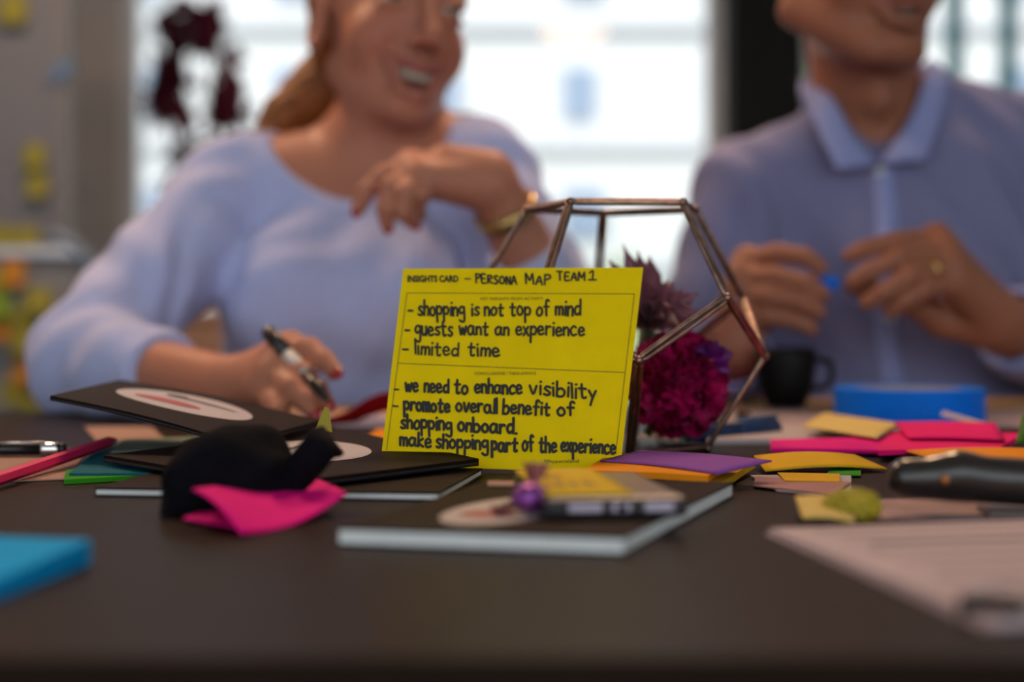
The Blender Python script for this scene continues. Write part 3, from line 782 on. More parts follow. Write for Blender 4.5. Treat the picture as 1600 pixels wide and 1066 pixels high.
for i, p in enumerate(pth):
    t = (pth[min(i + 1, len(pth) - 1)] - pth[max(i - 1, 0)]).normalized(); sd = t.cross(Vector((.45, -.8, .45))).normalized() * .0085; nn = sd.cross(t).normalized() * .0013
    rows.append([bm.verts.new(p - sd - nn), bm.verts.new(p + sd - nn), bm.verts.new(p + sd + nn), bm.verts.new(p - sd + nn)])
for a, b in zip(rows[:-1], rows[1:]):
    for k in range(4): bm.faces.new((a[k], a[(k + 1) % 4], b[(k + 1) % 4], b[k]))
bm.faces.new(rows[0]); bm.faces.new(rows[-1][::-1])
bmobj('strap', bm, M_felt, sm, True)

# ------------------------------------------------------------------ loose notes and paper
def note_mat(name, col): return mat(name, col, .8, noise=.05, scale=25, spec=.12)
N_mag = note_mat('magenta_note', (.80, .004, .24)); N_pnk = note_mat('hot_pink_note', (.78, .006, .16)); N_pur = note_mat('purple_note', (.24, .075, .36))
N_ora = note_mat('amber_note', (.78, .27, .008)); N_yel = note_mat('golden_note', (.68, .38, .012)); N_pal = note_mat('pale_yellow_note', (.68, .50, .16))
N_cyn = note_mat('cyan_note', (.0, .40, .85)); N_tea = note_mat('teal_card', (.005, .12, .165)); N_gre = note_mat('green_card', (.03, .26, .01)); N_mint = note_mat('mint_paper', (.23, .30, .24))
N_pap = note_mat('white_paper', (.46, .40, .42)); N_pch = note_mat('peach_paper', (.40, .25, .20)); N_lav = note_mat('lavender_paper', (.42, .40, .55)); N_krf = note_mat('kraft_paper', (.44, .26, .11)); N_drd = note_mat('red_ribbon', (.32, .004, .008))
def note(name, c, th, m, label, cat='sticky note', bulge=0., curl=0., group=None, n=10):
    return tag(sheet(name, c, th, m, None, bulge, curl, n), label, cat, group)
# magenta pad under the mask: curled top leaf and a lower leaf
note('sticky_note', [P(286, 812, .002), P(384, 828, .0015), P(500, 790, .001), P(380, 775, .001)], .0008, N_mag, 'lower magenta note peeking out below the curled one beside the sleep mask')
f_m = patch_fn([P(376, 836, .0015), P(543, 772, .0095), P(440, 746, .006), P(300, 766, .016)])
def f_mag(u, v):
    p = f_m(u, v); p.z += -.005 * math.sin(math.pi * u) * math.cos(math.pi * v * .5) + .003 * math.sin(math.pi * v); return p
tag(bmobj('sticky_note', sheet_bm(f_mag, .0007, 14, 14), N_mag, None, True), 'curled magenta note with raised corners in front of the sleep mask', 'sticky note')
# cyan pad in the left foreground
cb = [(-.247, .462), (-.172, .447), (-.157, .531), (-.232, .546)]
cp = thing('sticky_pad', 'thick cyan pad of notes near the table\'s front edge', 'note pad', (-.2, .5, 0))
for i in range(6):
    j = [random.uniform(-.0007, .0007) for _ in range(2)]
    sheet('leaf', [(x + j[0], y + j[1], .0002 + i * .0010 + (.003 * i / 5 if q > 1 else 0)) for q, (x, y) in enumerate(cb)], .0009, N_cyn, cp, n=2)
# purple / orange / golden pile right of the card
pile = 'notes piled in front of the terrarium'
note('sticky_note', [P(1040, 766, .0004), P(1122, 770, .0004), P(1180, 731, .003), P(1060, 735, .003)], .004, N_yel, 'golden note block at the bottom of the pile below the purple note', 'sticky note', group=pile)
note('sticky_note', [P(912, 745, .0055), P(1106, 754, .0055), P(1150, 726, .0055), P(950, 720, .0055)], .0034, N_ora, 'orange note block with thick edge under the purple note', 'sticky note', bulge=.001, group=pile)
note('sticky_note', [P(938, 722, .0092), P(1122, 742, .009), P(1206, 722, .0125), P(1000, 706, .0125)], .0009, N_pur, 'purple note lying on top of the orange block', 'sticky note', bulge=.002, group=pile)
note('paper_scrap', [P(866, 746, .0100), P(908, 748, .0100), P(912, 736, .0100), P(868, 735, .0120)], .0009, note_mat('cream_paper', (.55, .48, .30)), 'small cream paper scrap between the yellow card and the phone', 'paper scrap')
note('paper_scrap', [P(762, 760, .0078), P(812, 761, .0078), P(816, 754, .0078), P(762, 753, .009)], .0007, N_pch, 'thin pinkish paper scrap on the front notebook behind the purple candy', 'paper scrap')
# right cluster
rc = 'notes scattered before the blue tape roll'
note('sticky_note', [P(1196, 738, .002), P(1386, 734, .0015), P(1335, 712, .006), P(1178, 714, .006)], .0008, N_yel, 'golden wavy note right of the purple note, alone in front of the magenta strip', bulge=.004, group=rc)
note('sticky_note', [P(1204, 706, .002), P(1432, 712, .002), P(1420, 690, .005), P(1204, 692, .004)], .0022, N_mag, 'long magenta note strip behind the golden wavy note', bulge=.0015, group=rc)
note('sticky_note', [P(1372, 712, .004), P(1560, 708, .004), P(1600, 684, .006), P(1390, 680, .006)], .003, N_pnk, 'lower hot pink note of the pink pair before the blue tape roll', bulge=.001, group=rc)
note('sticky_note', [P(1420, 686, .010), P(1570, 690, .009), P(1556, 663, .013), P(1398, 662, .013)], .0009, N_pnk, 'upper hot pink note overlapping the pale yellow one', bulge=.0015, group=rc)
note('sticky_note', [P(1370, 686, .009), P(1412, 664, .011), P(1290, 647, .013), P(1254, 668, .010)], .0009, N_pal, 'pale yellow folded note in front of the blue tape roll', bulge=.002, group=rc)
note('sticky_note', [P(1500, 734, .003), P(1640, 732, .003), P(1640, 704, .006), P(1415, 706, .006)], .0009, N_ora, 'orange note curving down behind the black stapler', bulge=.003, group=rc)
note('sticky_note', [P(1226, 752, .0024), P(1312, 754, .0024), P(1312, 742, .0024), P(1215, 740, .0024)], .0006, N_yel, 'golden note tucked under white slips beside the stapler tip')
note('paper_slip', [P(1214, 768, .0006), P(1330, 780, .0006), P(1330, 744, .0008), P(1172, 744, .0012)], .0006, N_pap, 'white paper slip under the golden notes by the stapler tip', 'paper')
note('paper_slip', [P(1178, 760, .0016), P(1300, 774, .0016), P(1330, 755, .002), P(1180, 746, .0016)], .0005, mat('rose_paper', (.34, .15, .15), .8, noise=.1, scale=30), 'rose tinted slip on the white slip by the stapler tip', 'paper')
note('paper_slip', [P(1290, 744, .001), P(1345, 744, .001), P(1345, 732, .001), P(1300, 732, .001)], .0006, N_gre, 'green slip just showing under the golden wavy note', 'paper')
note('folder', [P(1104, 696, .0004), P(1332, 692, .0004), P(1420, 672, .0004), P(1120, 674, .0004)], .0035, N_pap, 'white folder edge lying behind the magenta strip', 'folder')
note('paper_sheet', [P(1120, 668, .0003), P(1720, 668, .0003), P(1700, 640, .0003), P(1140, 640, .0003)], .0005, mat('pinkish_paper', (.36, .27, .28), .8, noise=.1, scale=20), 'large pinkish sheet under the blue tape roll', 'paper')
note('kraft_folder', [P(1110, 639, .0003), P(1750, 639, .0003), P(1750, 622.5, .0003), P(1090, 626, .0003)], .0012, N_krf, 'tan kraft folder along the far table edge before the person in the blue shirt', 'folder')
note('sticky_note', [P(1148, 660, .004), P(1180, 662, .004), P(1172, 646, .012), P(1156, 632, .022)], .0008, N_pch, 'small pinkish note leaning up behind the terrarium', bulge=.0)
note('sticky_note', [P(1588, 694, .008), P(1650, 700, .008), P(1650, 660, .03), P(1600, 648, .026)], .0009, mat('leaf_green_note', (.06, .26, .02), .7, noise=.1, scale=20), 'green note standing at the end of the pink notes', bulge=.002)
# left cluster
lc = 'papers at the left end of the table'
note('paper_sheet', [P(-60, 756, .0003), P(108, 750, .0003), P(136, 704, .0003), P(-40, 702, .0003)], .0008, N_pch, 'peach sheet under the thin black pen', 'paper', group=lc)
note('paper_sheet', [P(150, 690, .0003), P(262, 692, .0003), P(236, 668, .0003), P(132, 668, .0003)], .0008, N_pch, 'small peach sheet behind the pink pencil under the curling notebook', 'paper', group=lc)
note('card_sheet', [P(108, 743, .0030), P(290, 742, .0030), P(330, 694, .0030), P(166, 694, .0030)], .0012, N_tea, 'teal card under the point of the tilted notebook', 'card', group=lc)
note('card_sheet', [P(172, 708, .0048), P(330, 700, .0048), P(320, 684, .0050), P(190, 688, .0050)], .0008, N_mint, 'pale mint sheet on the teal card', 'paper', group=lc)
note('card_sheet', [P(100, 757, .0003), P(258, 748, .0003), P(272, 735, .0003), P(104, 741, .0003)], .0025, N_gre, 'bright green card edge below the teal card', 'card', group=lc)
# papers by the woman
note('paper_sheet', [P(430, 668, .0003), P(640, 668, .0003), P(640, 650, .0003), P(440, 650, .0003)], .001, N_lav, 'pale lavender sheet the person in lavender writes on', 'paper')
note('paper_sheet', [P(400, 651, .0003), P(660, 650, .0003), P(650, 634, .0003), P(400, 634, .0003)], .001, note_mat('warm_cream_paper', (.62, .36, .20)), 'warm cream sheet behind the lavender sheet near the person in lavender', 'paper')
note('sticky_note', [P(560, 692, .002), P(630, 698, .002), P(640, 674, .003), P(590, 672, .003)], .0008, N_ora, 'orange yellow note at the left foot of the yellow card', bulge=.001)
note('sticky_flag', [Q(493, 672, .80), Q(519, 676, .80), Q(514, 640, .81), Q(507, 636, .81)], .0008, note_mat('pale_olive_flag', (.40, .33, .05)), 'small yellow flag standing up behind the sleep mask strap', 'sticky note')
# red ribbon
pr = spline([P(425, 668, .004), P(480, 664, .003), P(540, 656, .004), P(575, 640, .011), P(610, 630, .016), P(660, 632, .014)], 6)
bm = bmesh.new(); rows = []
for i, p in enumerate(pr):
    s_ = i / (len(pr) - 1); w = .004 + .006 * math.sin(math.pi * min(1, max(0, (s_ - .3) / .8)))
    a = Vector((0, -.3, .95)) * w; a *= 1.7; b = Vector((0, .0009, .0003)); rows.append([bm.verts.new(p - a * .4 - b), bm.verts.new(p + a * .6 - b), bm.verts.new(p + a * .6 + b), bm.verts.new(p - a * .4 + b)])
for a, b in zip(rows[:-1], rows[1:]):
    for k in range(4): bm.faces.new((a[k], a[(k + 1) % 4], b[(k + 1) % 4], b[k]))
bm.faces.new(rows[0]); bm.faces.new(rows[-1][::-1])
tag(bmobj('ribbon', bm, N_drd, None, True), 'curved red ribbon on the papers between the lavender-clad person\'s hand and the yellow card', 'ribbon')

# stack of sheets in the right foreground
q0, q1, q2 = P(1200, 836), P(1545, 985), P(1720, 818)
pst = thing('paper_stack', 'stack of white printed sheets in the right foreground', 'paper', tuple((q1 + q2) / 2))
fr_ = q1 + (q2 - q0) * .92
for i in range(4):
    dx = Vector((random.uniform(-.0015, .0015), random.uniform(-.0015, .0015), .0002 + i * .0007))
    sheet('sheet', [q1 + dx, fr_ + dx, q2 + dx, q0 + dx], .0006, note_mat('office_paper', (.56, .46, .49)), pst, n=6)
fps = patch_fn([q1, fr_, q2, q0])
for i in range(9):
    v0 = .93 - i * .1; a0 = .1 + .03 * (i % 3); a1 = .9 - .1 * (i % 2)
    meshobj('printed_rule', [fps(a0, v0) + Vector((0, 0, .0033)), fps(a1, v0) + Vector((0, 0, .0033)), fps(a1, v0 + (.028 if i == 2 else .009)) + Vector((0, 0, .0033)), fps(a0, v0 + (.028 if i == 2 else .009)) + Vector((0, 0, .0033))], [(0, 1, 2, 3)], mat('grey_print_and_shade', (.22, .20, .21), .7), pst)  # wide bar paints the shadow band of a crease, narrow bars are print
# binder clip on its corner
cl = P(1545, 968)
bc = thing('binder_clip', 'small black binder clip on the corner of the paper stack', 'clip', (cl.x, cl.y, 0))
bm = bmesh.new(); Mx = Matrix.Translation((cl.x + .004, cl.y + .004, .0)) @ Matrix.Rotation(math.radians(-35), 4, 'Z')
pr_ = [(-.010, .0005), (-.010, .0075), (.0, .0052), (.011, .0042), (.011, .0034), (-.008, .0034), (-.008, .0005)]
va = [bm.verts.new(Mx @ Vector((-.009, -y if False else y, z))) for y, z in pr_]; vb_ = [bm.verts.new(Mx @ Vector((.009, y, z))) for y, z in pr_]
bm.faces.new(va); bm.faces.new(vb_[::-1])
for i in range(len(pr_)): bm.faces.new((va[i], va[(i + 1) % len(pr_)], vb_[(i + 1) % len(pr_)], vb_[i]))
bmobj('clip_body', bm, M_black, bc)
tube('wire_handle', [Mx @ Vector(p) for p in ((-.006, -.008, .0075), (-.004, .012, .008), (.004, .012, .008), (.006, -.008, .0075))], .0006, M_alu, bc, 6)

# ------------------------------------------------------------------ phone with a note on it, candy
M_phone = mat('black_phone_case', (.012, .011, .014), .35, noise=.1, scale=90, coat=.3)
ph_fl, ph_fr = P(852, 812, .0078), P(1076, 808, .0078); ud = (ph_fr - ph_fl); PW = ud.length; ud.normalize(); vd = Vector((-ud.y, ud.x, 0))
vd = (vd + ud * -.03).normalized(); PLn = .091
PM = Matrix(((ud.x, vd.x, 0, ph_fl.x), (ud.y, vd.y, 0, ph_fl.y), (0, 0, 1, .0078), (0, 0, 0, 1)))
phn = thing('phone', 'black phone lying on the front notebook with a yellow note on its back', 'phone', tuple(ph_fl))
box('phone_body', (0, 0, 0), (PW, PLn, .0085), M_phone, phn, .0022, PM)
box('back_plate', (.003, .003, .0083), (PW - .003, PLn - .003, .0089), mat('taupe_phone_back', (.19, .125, .105), .4, noise=.05, scale=40), phn, .0004, PM)
M_pale_edge = mat('pale_lilac_edge', (.55, .48, .60), .3, metal=.4, noise=.05, scale=60)
for a, b in ((.16, .40), (.46, .60), (.69, .90)): box('pale_edge_segment', (PW * a, -.0004, .0024), (PW * b, .0008, .0064), M_pale_edge, phn, .0006, PM)  # pale lilac segments along the front edge
tube('charge_port', [PM @ Vector((PW * .50, -.0008, .0044)), PM @ Vector((PW * .56, -.0008, .0044))], .0012, M_black, phn, 8)
fN = lambda u, v: PM @ Vector((.001 + u * PW * .62 + v * -.001, .004 + v * .082, .0092 + .0012 * v * v))
pn = bmobj('sticky_note', sheet_bm(fN, .0006, 8, 8), note_mat('phone_note', (.66, .45, .03)), None, True)
tag(pn, 'yellow note with faint pencil writing stuck on the phone', 'sticky note')
M_pencil = mat('pencil_grey', (.30, .19, .07), .8, noise=.2, scale=80)
def on_note(x, y, off): return fN(x, y) + Vector((0, 0, .0007 + off))
def scribble(pts, w):
    bm = bmesh.new(); pts = spline([Vector((a, b, 0)) for a, b in pts], 3)
    for a, b in zip(pts[:-1], pts[1:]):
        t = (b - a); L = t.length + 1e-6; n = Vector((-t.y, t.x, 0)) / L * w; e = t / L * w * .5
        bm.faces.new([bm.verts.new(on_note(q.x, q.y, .0001)) for q in (a - e + n, b + e + n, b + e - n, a - e - n)])
    return bmobj('pencil_writing', bm, M_pencil, pn)
scribble([(.25, .62), (.28, .75), (.31, .62), (.34, .76), (.38, .64), (.42, .74), (.45, .63)], .012)
scribble([(.16, .28), (.18, .5), (.2, .3)], .012); scribble([(.28, .28), (.3, .48), (.36, .46), (.3, .4), (.37, .32), (.29, .28)], .012)
scribble([(.46, .28), (.48, .5), (.5, .3)], .012); scribble([(.62, .26), (.66, .52), (.7, .26)], .014)
M_foil = mat('purple_foil', (.24, .06, .30), .25, metal=.7, noise=.4, scale=150, bump=.3)
cc = P(829, 800, .0085) ; cc.z = .0145
cd = thing('wrapped_candy', 'purple foil wrapped candy with twisted end on the front notebook', 'candy', (cc.x, cc.y, .0075))
s2 = SDF((cc.x - .03, cc.y - .03, .006), (cc.x + .03, cc.y + .05, .05), .0008)
s2.ell((cc.x, cc.y, .0145), (.0085, .0075, .0066), k=.003)
V, F = s2.mesh(1); N = vnormals(V, F); V += N * (.0005 * np.sin(V[:, 0:1] * 1500) * np.sin(V[:, 2:3] * 1300)); npmesh('candy_body', V, F, M_foil, cd)
bm = bmesh.new()
for sgn, base_, dirv in ((1, Vector((cc.x + .001, cc.y + .004, .018)), Vector((.003, .010, .012))), (-1, Vector((cc.x - .003, cc.y - .002, .011)), Vector((-.008, -.002, -.001)))):
    t = dirv.normalized(); sd = t.cross(Vector((0, 0, 1))).normalized(); n_ = sd.cross(t); rows = []
    for i in range(5):
        w = .0012 + .0055 * (i / 4); rows.append([base_ + t * (.013 * i / 4) + sd * w * (k / 6 - .5) * 2 + n_ * .0012 * (-1) ** k * (i / 4) for k in range(7)])
    vv = [[bm.verts.new(p) for p in r] for r in rows]; v2 = [[bm.verts.new(p + n_ * .0004) for p in r] for r in rows]
    for i in range(4):
        for k in range(6):
            bm.faces.new((vv[i][k], vv[i][k + 1], vv[i + 1][k + 1], vv[i + 1][k])); bm.faces.new((v2[i][k], v2[i + 1][k], v2[i + 1][k + 1], v2[i][k + 1]))
bmobj('twisted_end', bm, mat('gold_violet_foil', (.42, .16, .16), .3, metal=.6, noise=.5, scale=120), cd)

# ------------------------------------------------------------------ blue tape roll, marker, cup
M_tape = mat('blue_painter_tape', (.001, .17, .80), .6, noise=.06, scale=40, spec=.15)
tcx = P(1420, 660); ty = 1.185; tx = (1420 - 800) * ty / FPX
tr = thing('tape_roll', 'roll of blue painter\'s tape lying flat in front of the person in the blue shirt', 'tape', (tx, ty, .0008))
lathe('tape_winding', [(.042, 0), (.0605, 0), (.061, .001), (.061, .0265), (.0605, .0275), (.042, .0275), (.042, 0)], M_tape, tr, (tx, ty, .001), 64, smooth=False)
lathe('cardboard_core', [(.0385, .0005), (.0418, .0005), (.0418, .027), (.0385, .027), (.0385, .0005)], mat('cardboard', (.42, .36, .33), .9, noise=.08, scale=60), tr, (tx, ty, .001), 64, smooth=False)
note('paper_slip', [P(1470, 650, .013), P(1540, 668, .012), P(1548, 664, .012), P(1474, 644, .014)], .0008, N_pap, 'thin white paper strip leaning across the blue tape roll', 'paper')
M_navy = mat('navy_plastic', (.003, .035, .12), .3, noise=.1, scale=40)
mk = P(1120, 676, .006); mk2 = P(1214, 668, .006)
mm = thing('marker', 'thick navy marker lying behind the terrarium', 'marker', tuple(mk))
dv = (mk2 - mk).normalized()
tube('barrel', [mk - dv * .04, mk - dv * .039, mk + dv * .02], [.003, .0065, .0065], M_navy, mm)
tube('cap', [mk + dv * .02, mk + dv * .022, mk2 - dv * .003, mk2], [.0068, .0075, .0072, .005], M_navy, mm)
tube('cap_clip', [mk + dv * .022 + Vector((0, 0, .008)), mk2 + Vector((0, 0, .0085))], .0013, mat('blue_clip', (.06, .14, .26), .3), mm, 8)
M_cup = mat('black_ceramic', (.004, .004, .004), .5, noise=.1, scale=30, spec=.2)
cu_c = Vector(((1228 - 800) * 1.33 / FPX, 1.33, .0018))
cup = thing('black_cup', 'small black cup at the far table edge beside the blue-shirted person\'s cuff', 'cup', tuple(cu_c))
lathe('cup_body', [(.001, 0), (.016, 0), (.019, .004), (.0255, .02), (.028, .045), (.0275, .0555), (.0255, .0555), (.025, .045), (.02, .012), (.001, .010)], M_cup, cup, cu_c, 40)
tube('handle', spline([cu_c + Vector((.026, 0, .044)), cu_c + Vector((.041, 0, .042)), cu_c + Vector((.041, 0, .022)), cu_c + Vector((.024, 0, .017))], 6), .0032, M_cup, cup, 10)

# ------------------------------------------------------------------ black stapler, crumpled note, red marker at the right
M_stap = mat('black_tool_plastic', (.016, .013, .012), .3, noise=.15, scale=40, coat=.3)
a0, a1 = Vector((.180, .655, .0)), Vector((.330, .640, .0))
st = thing('stapler', 'long black stapler with a round pivot pin lying on papers at the right', 'stapler', tuple(a0))
s3 = SDF((.15, .60, .0), (.36, .70, .045), .0015)
s3.chain([(.1815, .655, .0185), (.205, .653, .0195), (.26, .648, .017), (.345, .640, .0155)], [.0078, .0088, .0085, .0095], k=.008)
s3.chain([(.1815, .655, .0150), (.25, .649, .0115), (.345, .640, .009)], [.0068, .0075, .0085], k=.006)
V, F = s3.mesh(2); npmesh('top_arm', V, F, M_stap, st)
sheet('metal_base', [(.215, .640, .0010), (.345, .628, .0010), (.347, .655, .0010), (.217, .664, .0010)], .003, mat('brushed_steel_dark', (.16, .13, .13), .4, metal=.8, noise=.1, scale=80), st, n=4)
lathe('pivot_pin', [(.001, 0), (.0028, 0), (.0028, .0195), (.0018, .0205), (.001, .0205)], mat('copper_pin', (.35, .13, .05), .35, metal=.9, noise=.1, scale=80), st, (.1965, .664, .0175), 20, (0, -1, 0))
tube('glossy_rail', [(.245, .6415, .0235), (.30, .6365, .0225)], [.003, .0035], mat('smoke_plastic', (.09, .065, .055), .25, noise=.05, scale=40), st, 10)
note('paper_slip', [P(1370, 812, .0003), P(1700, 824, .0003), P(1700, 780, .0003), P(1350, 782, .0003)], .0006, mat('striped_rose_paper', (.34, .22, .22), .8, noise=.25, scale=45), 'rose printed paper under the black stapler', 'paper')
note('sticky_note', [P(1254, 812, .003), P(1336, 818, .003), P(1330, 781, .008), P(1242, 778, .008)], .0008, N_pal, 'pale cream note with lifted corner before the stapler tip', bulge=.002)
cr = P(1337, 818); cr.z = .009
s4 = SDF((cr.x - .03, cr.y - .03, 0), (cr.x + .03, cr.y + .03, .03), .0012)
s4.ell((cr.x, cr.y, .0075), (.0112, .010, .0075), k=.004); s4.ell((cr.x - .006, cr.y + .002, .007), (.008, .007, .0065), k=.004)
V, F = s4.mesh(1); N = vnormals(V, F); V += N * (.0013 * np.sin(V[:, 0:1] * 700 + 3 * np.sin(V[:, 1:2] * 400)) * np.sin(V[:, 2:3] * 800 + V[:, 0:1] * 300)); V[:, 2] = np.maximum(V[:, 2], .0004)
tag(npmesh('crumpled_note', V, F, mat('olive_yellow_paper', (.36, .29, .012), .7, noise=.25, scale=80)), 'crumpled olive yellow paper ball in front of the stapler tip', 'paper ball')
rm = P(1548, 746, .010); rm2 = P(1660, 742, .010); dv = (rm2 - rm).normalized()
rk = thing('red_marker', 'red marker with a yellow and white end resting behind the stapler', 'marker', tuple(rm))
tube('barrel', [rm, rm + dv * .002, rm2], [.003, .0055, .0055], mat('crimson_plastic', (.40, .01, .05), .35, noise=.05, scale=30), rk)
for i, (c_, nm) in enumerate((((.85, .45, .02), 'yellow_band'), ((.75, .72, .6), 'white_band'))):
    q = rm + dv * (.010 + .008 * i); tube(nm, [q, q + dv * .0065], .0062, mat(nm + '_plastic', c_, .4, noise=.05, scale=30), rk)

# ------------------------------------------------------------------ pens at the left
M_pen = mat('black_pen_plastic', (.010, .010, .012), .3, noise=.1, scale=40)
p0, p1 = P(-70, 703, .0055), P(104, 702, .0055); dv = (p1 - p0).normalized()
pen = thing('pen', 'thin black pen with a silver end lying on the peach sheet', 'pen', tuple(p0))
tube('barrel', [p0, p1 - dv * .016], [.004, .004], M_pen, pen)
tube('silver_ring', [p1 - dv * .016, p1 - dv * .014, p1 - dv * .006, p1 - dv * .004], [.004, .0045, .0045, .004], mat('polished_silver', (.8, .82, .85), .15, metal=1, noise=.02, scale=20), pen)
tube('end_cap', [p1 - dv * .004, p1 - dv * .001, p1], [.0042, .004, .0025], M_pen, pen)
tube('pocket_clip', [p1 - dv * .05 + Vector((0, -.003, .004)), p1 - dv * .012 + Vector((0, -.003, .0045))], .001, M_alu, pen, 8)
r0, r1 = P(-20, 755, .0045), P(182, 687, .010); dv = (r1 - r0).normalized()
pc = thing('pencil', 'pink pencil lying slanted across the peach sheet', 'pencil', tuple(r0))
tube('barrel', [r0, r1 - dv * .012], .0036, mat('pink_lacquer', (.75, .008, .12), .6, noise=.05, scale=40), pc, 6, False)
tube('wood_tip', [r1 - dv * .012, r1 - dv * .001], [.0035, .0011], mat('raw_pencil_wood', (.75, .06, .2), .8), pc, 6, False)

# ------------------------------------------------------------------ people
def tone_mat(name, rough=.5, sss=.06):
    m = mat(name, (.5, .3, .2), rough, bump=.05, scale=250, spec=.25)
    nt = m.node_tree; b = nt.nodes['Principled BSDF']; a = nt.nodes.new('ShaderNodeVertexColor'); a.layer_name = 'tone'
    nt.links.new(a.outputs['Color'], b.inputs['Base Color'])
    return m
class Head:
    def __init__(s, C, yaw, pitch=0, roll=0, k=1.0):
        Fw = Vector((math.sin(yaw), -math.cos(yaw), 0)); X = Vector((math.cos(yaw), math.sin(yaw), 0)); U = Vector((0, 0, 1))
        Rr = Matrix.Rotation(roll, 3, Fw) @ Matrix.Rotation(pitch, 3, X)
        s.X, s.F, s.U = Rr @ X, Rr @ Fw, Rr @ U; s.C = Vector(C); s.k = k
        s.R = [[s.X[i], s.F[i], s.U[i]] for i in range(3)]
    def __call__(s, a, f, u): return tuple(s.C + (s.X * a + s.F * f + s.U * u) * s.k)
    def ell(s, S, c, r, k=.01, op='add'): S.ell(s(*c), [x * s.k for x in r], s.R, k, op)
    def cap(s, S, a, b, ra, rb=None, k=.01, op='add'): S.cap(s(*a), s(*b), ra * s.k, (rb if rb is not None else ra) * s.k, k, op)
def build_head(S, H, female, open_=.008, smile=.006):
    H.ell(S, (0, -.018, .035), (.073, .094, .084), .01)
    H.ell(S, (0, .028, -.030), (.057 if female else .060, .062, .086), .02)
    jw = .046 if female else .060; jr = .014 if female else .019
    for sg in (-1, 1):
        H.cap(S, (sg * jw, .002, -.062), (sg * (.015 if female else .022), .068, -.101), jr, jr * .85, .024)
        H.ell(S, (sg * .034, .056, -.038), (.025, .023, .026), .020)
        H.ell(S, (sg * .074, -.008, -.018), (.008, .018, .031), .006)
        H.ell(S, (sg * .078, -.006, -.016), (.005, .011, .020), .004, 'sub')
        H.cap(S, (sg * .012, .084, .022), (sg * .046, .072, .018), .007 if female else .010, .006 if female else .008, .012)
    H.ell(S, (0, .074, -.100), (.020, .016, .016), .016)
    for sg in (-1, 1):
        H.ell(S, (sg * .031, .098, .001), (.017, .017, .011), .008, 'sub')
        H.ell(S, (sg * .031, .0795, .006), (.0175, .012, .0075), .004)       # upper lid
        H.ell(S, (sg * .031, .0785, -.009), (.0155, .010, .006), .005)       # lower lid
    H.cap(S, (0, .088, .012), (0, .111, -.037), .0070, .0095, .009)
    H.ell(S, (0, .112, -.040), (.0100, .009, .0085), .006)
    for sg in (-1, 1):
        H.ell(S, (sg * .0130, .101, -.044), (.0075, .009, .0068), .005)
        H.ell(S, (sg * .0075, .107, -.0515), (.0032, .004, .003), .002, 'sub')
        H.cap(S, (sg * .019, .092, -.040), (sg * .036, .079, -.062), .0028, .0028, .016, 'sub') if female else None
    w = .029 if female else .027; uz = -.069 if female else -.064; lz = uz - open_ * 2.0
    up = [(-w, .079, uz + smile), (-w * .5, .0935, uz + smile * .3), (0, .099, uz), (w * .5, .0935, uz + smile * .3), (w, .079, uz + smile)]
    lo = [(-w, .079, uz + smile), (-w * .55, .0895, lz + smile * .35), (0, .0955, lz - .001), (w * .55, .0895, lz + smile * .35), (w, .079, uz + smile)]
    mid = [(-w * .9, .082, uz + smile * .8), (-w * .5, .094, (uz + lz) / 2 + smile * .3), (0, .100, (uz + lz) / 2), (w * .5, .094, (uz + lz) / 2 + smile * .3), (w * .9, .082, uz + smile * .8)]
    for i, (a, b) in enumerate(zip(mid[:-1], mid[1:])):
        H.cap(S, a, b, open_ * (.35 if i == 0 else .95), open_ * (.35 if i == 3 else .95), .002, 'sub')
    H.ell(S, (0, .086, (uz + lz) / 2), (w * .84, .014, open_ * .9), .002, 'sub')
    for q, r in ((up, .0042), (lo, .0056)):
        for a, b in zip(q[:-1], q[1:]): H.cap(S, a, b, r, r, .0035)
    return up, lo, mid
def lips_mask(V, H, up, lo, r=.0058):
    d = np.full(len(V), 9.)
    for q in (up, lo):
        for a, b in zip(q[:-1], q[1:]):
            a_, b_ = np.array(H(*a)), np.array(H(*b)); ab = b_ - a_; t = np.clip((V - a_) @ ab / (ab @ ab), 0, 1)
            d = np.minimum(d, np.linalg.norm(V - a_ - t[:, None] * ab, axis=1))
    return np.clip((r + .0015 - d) / .002, 0, 1)
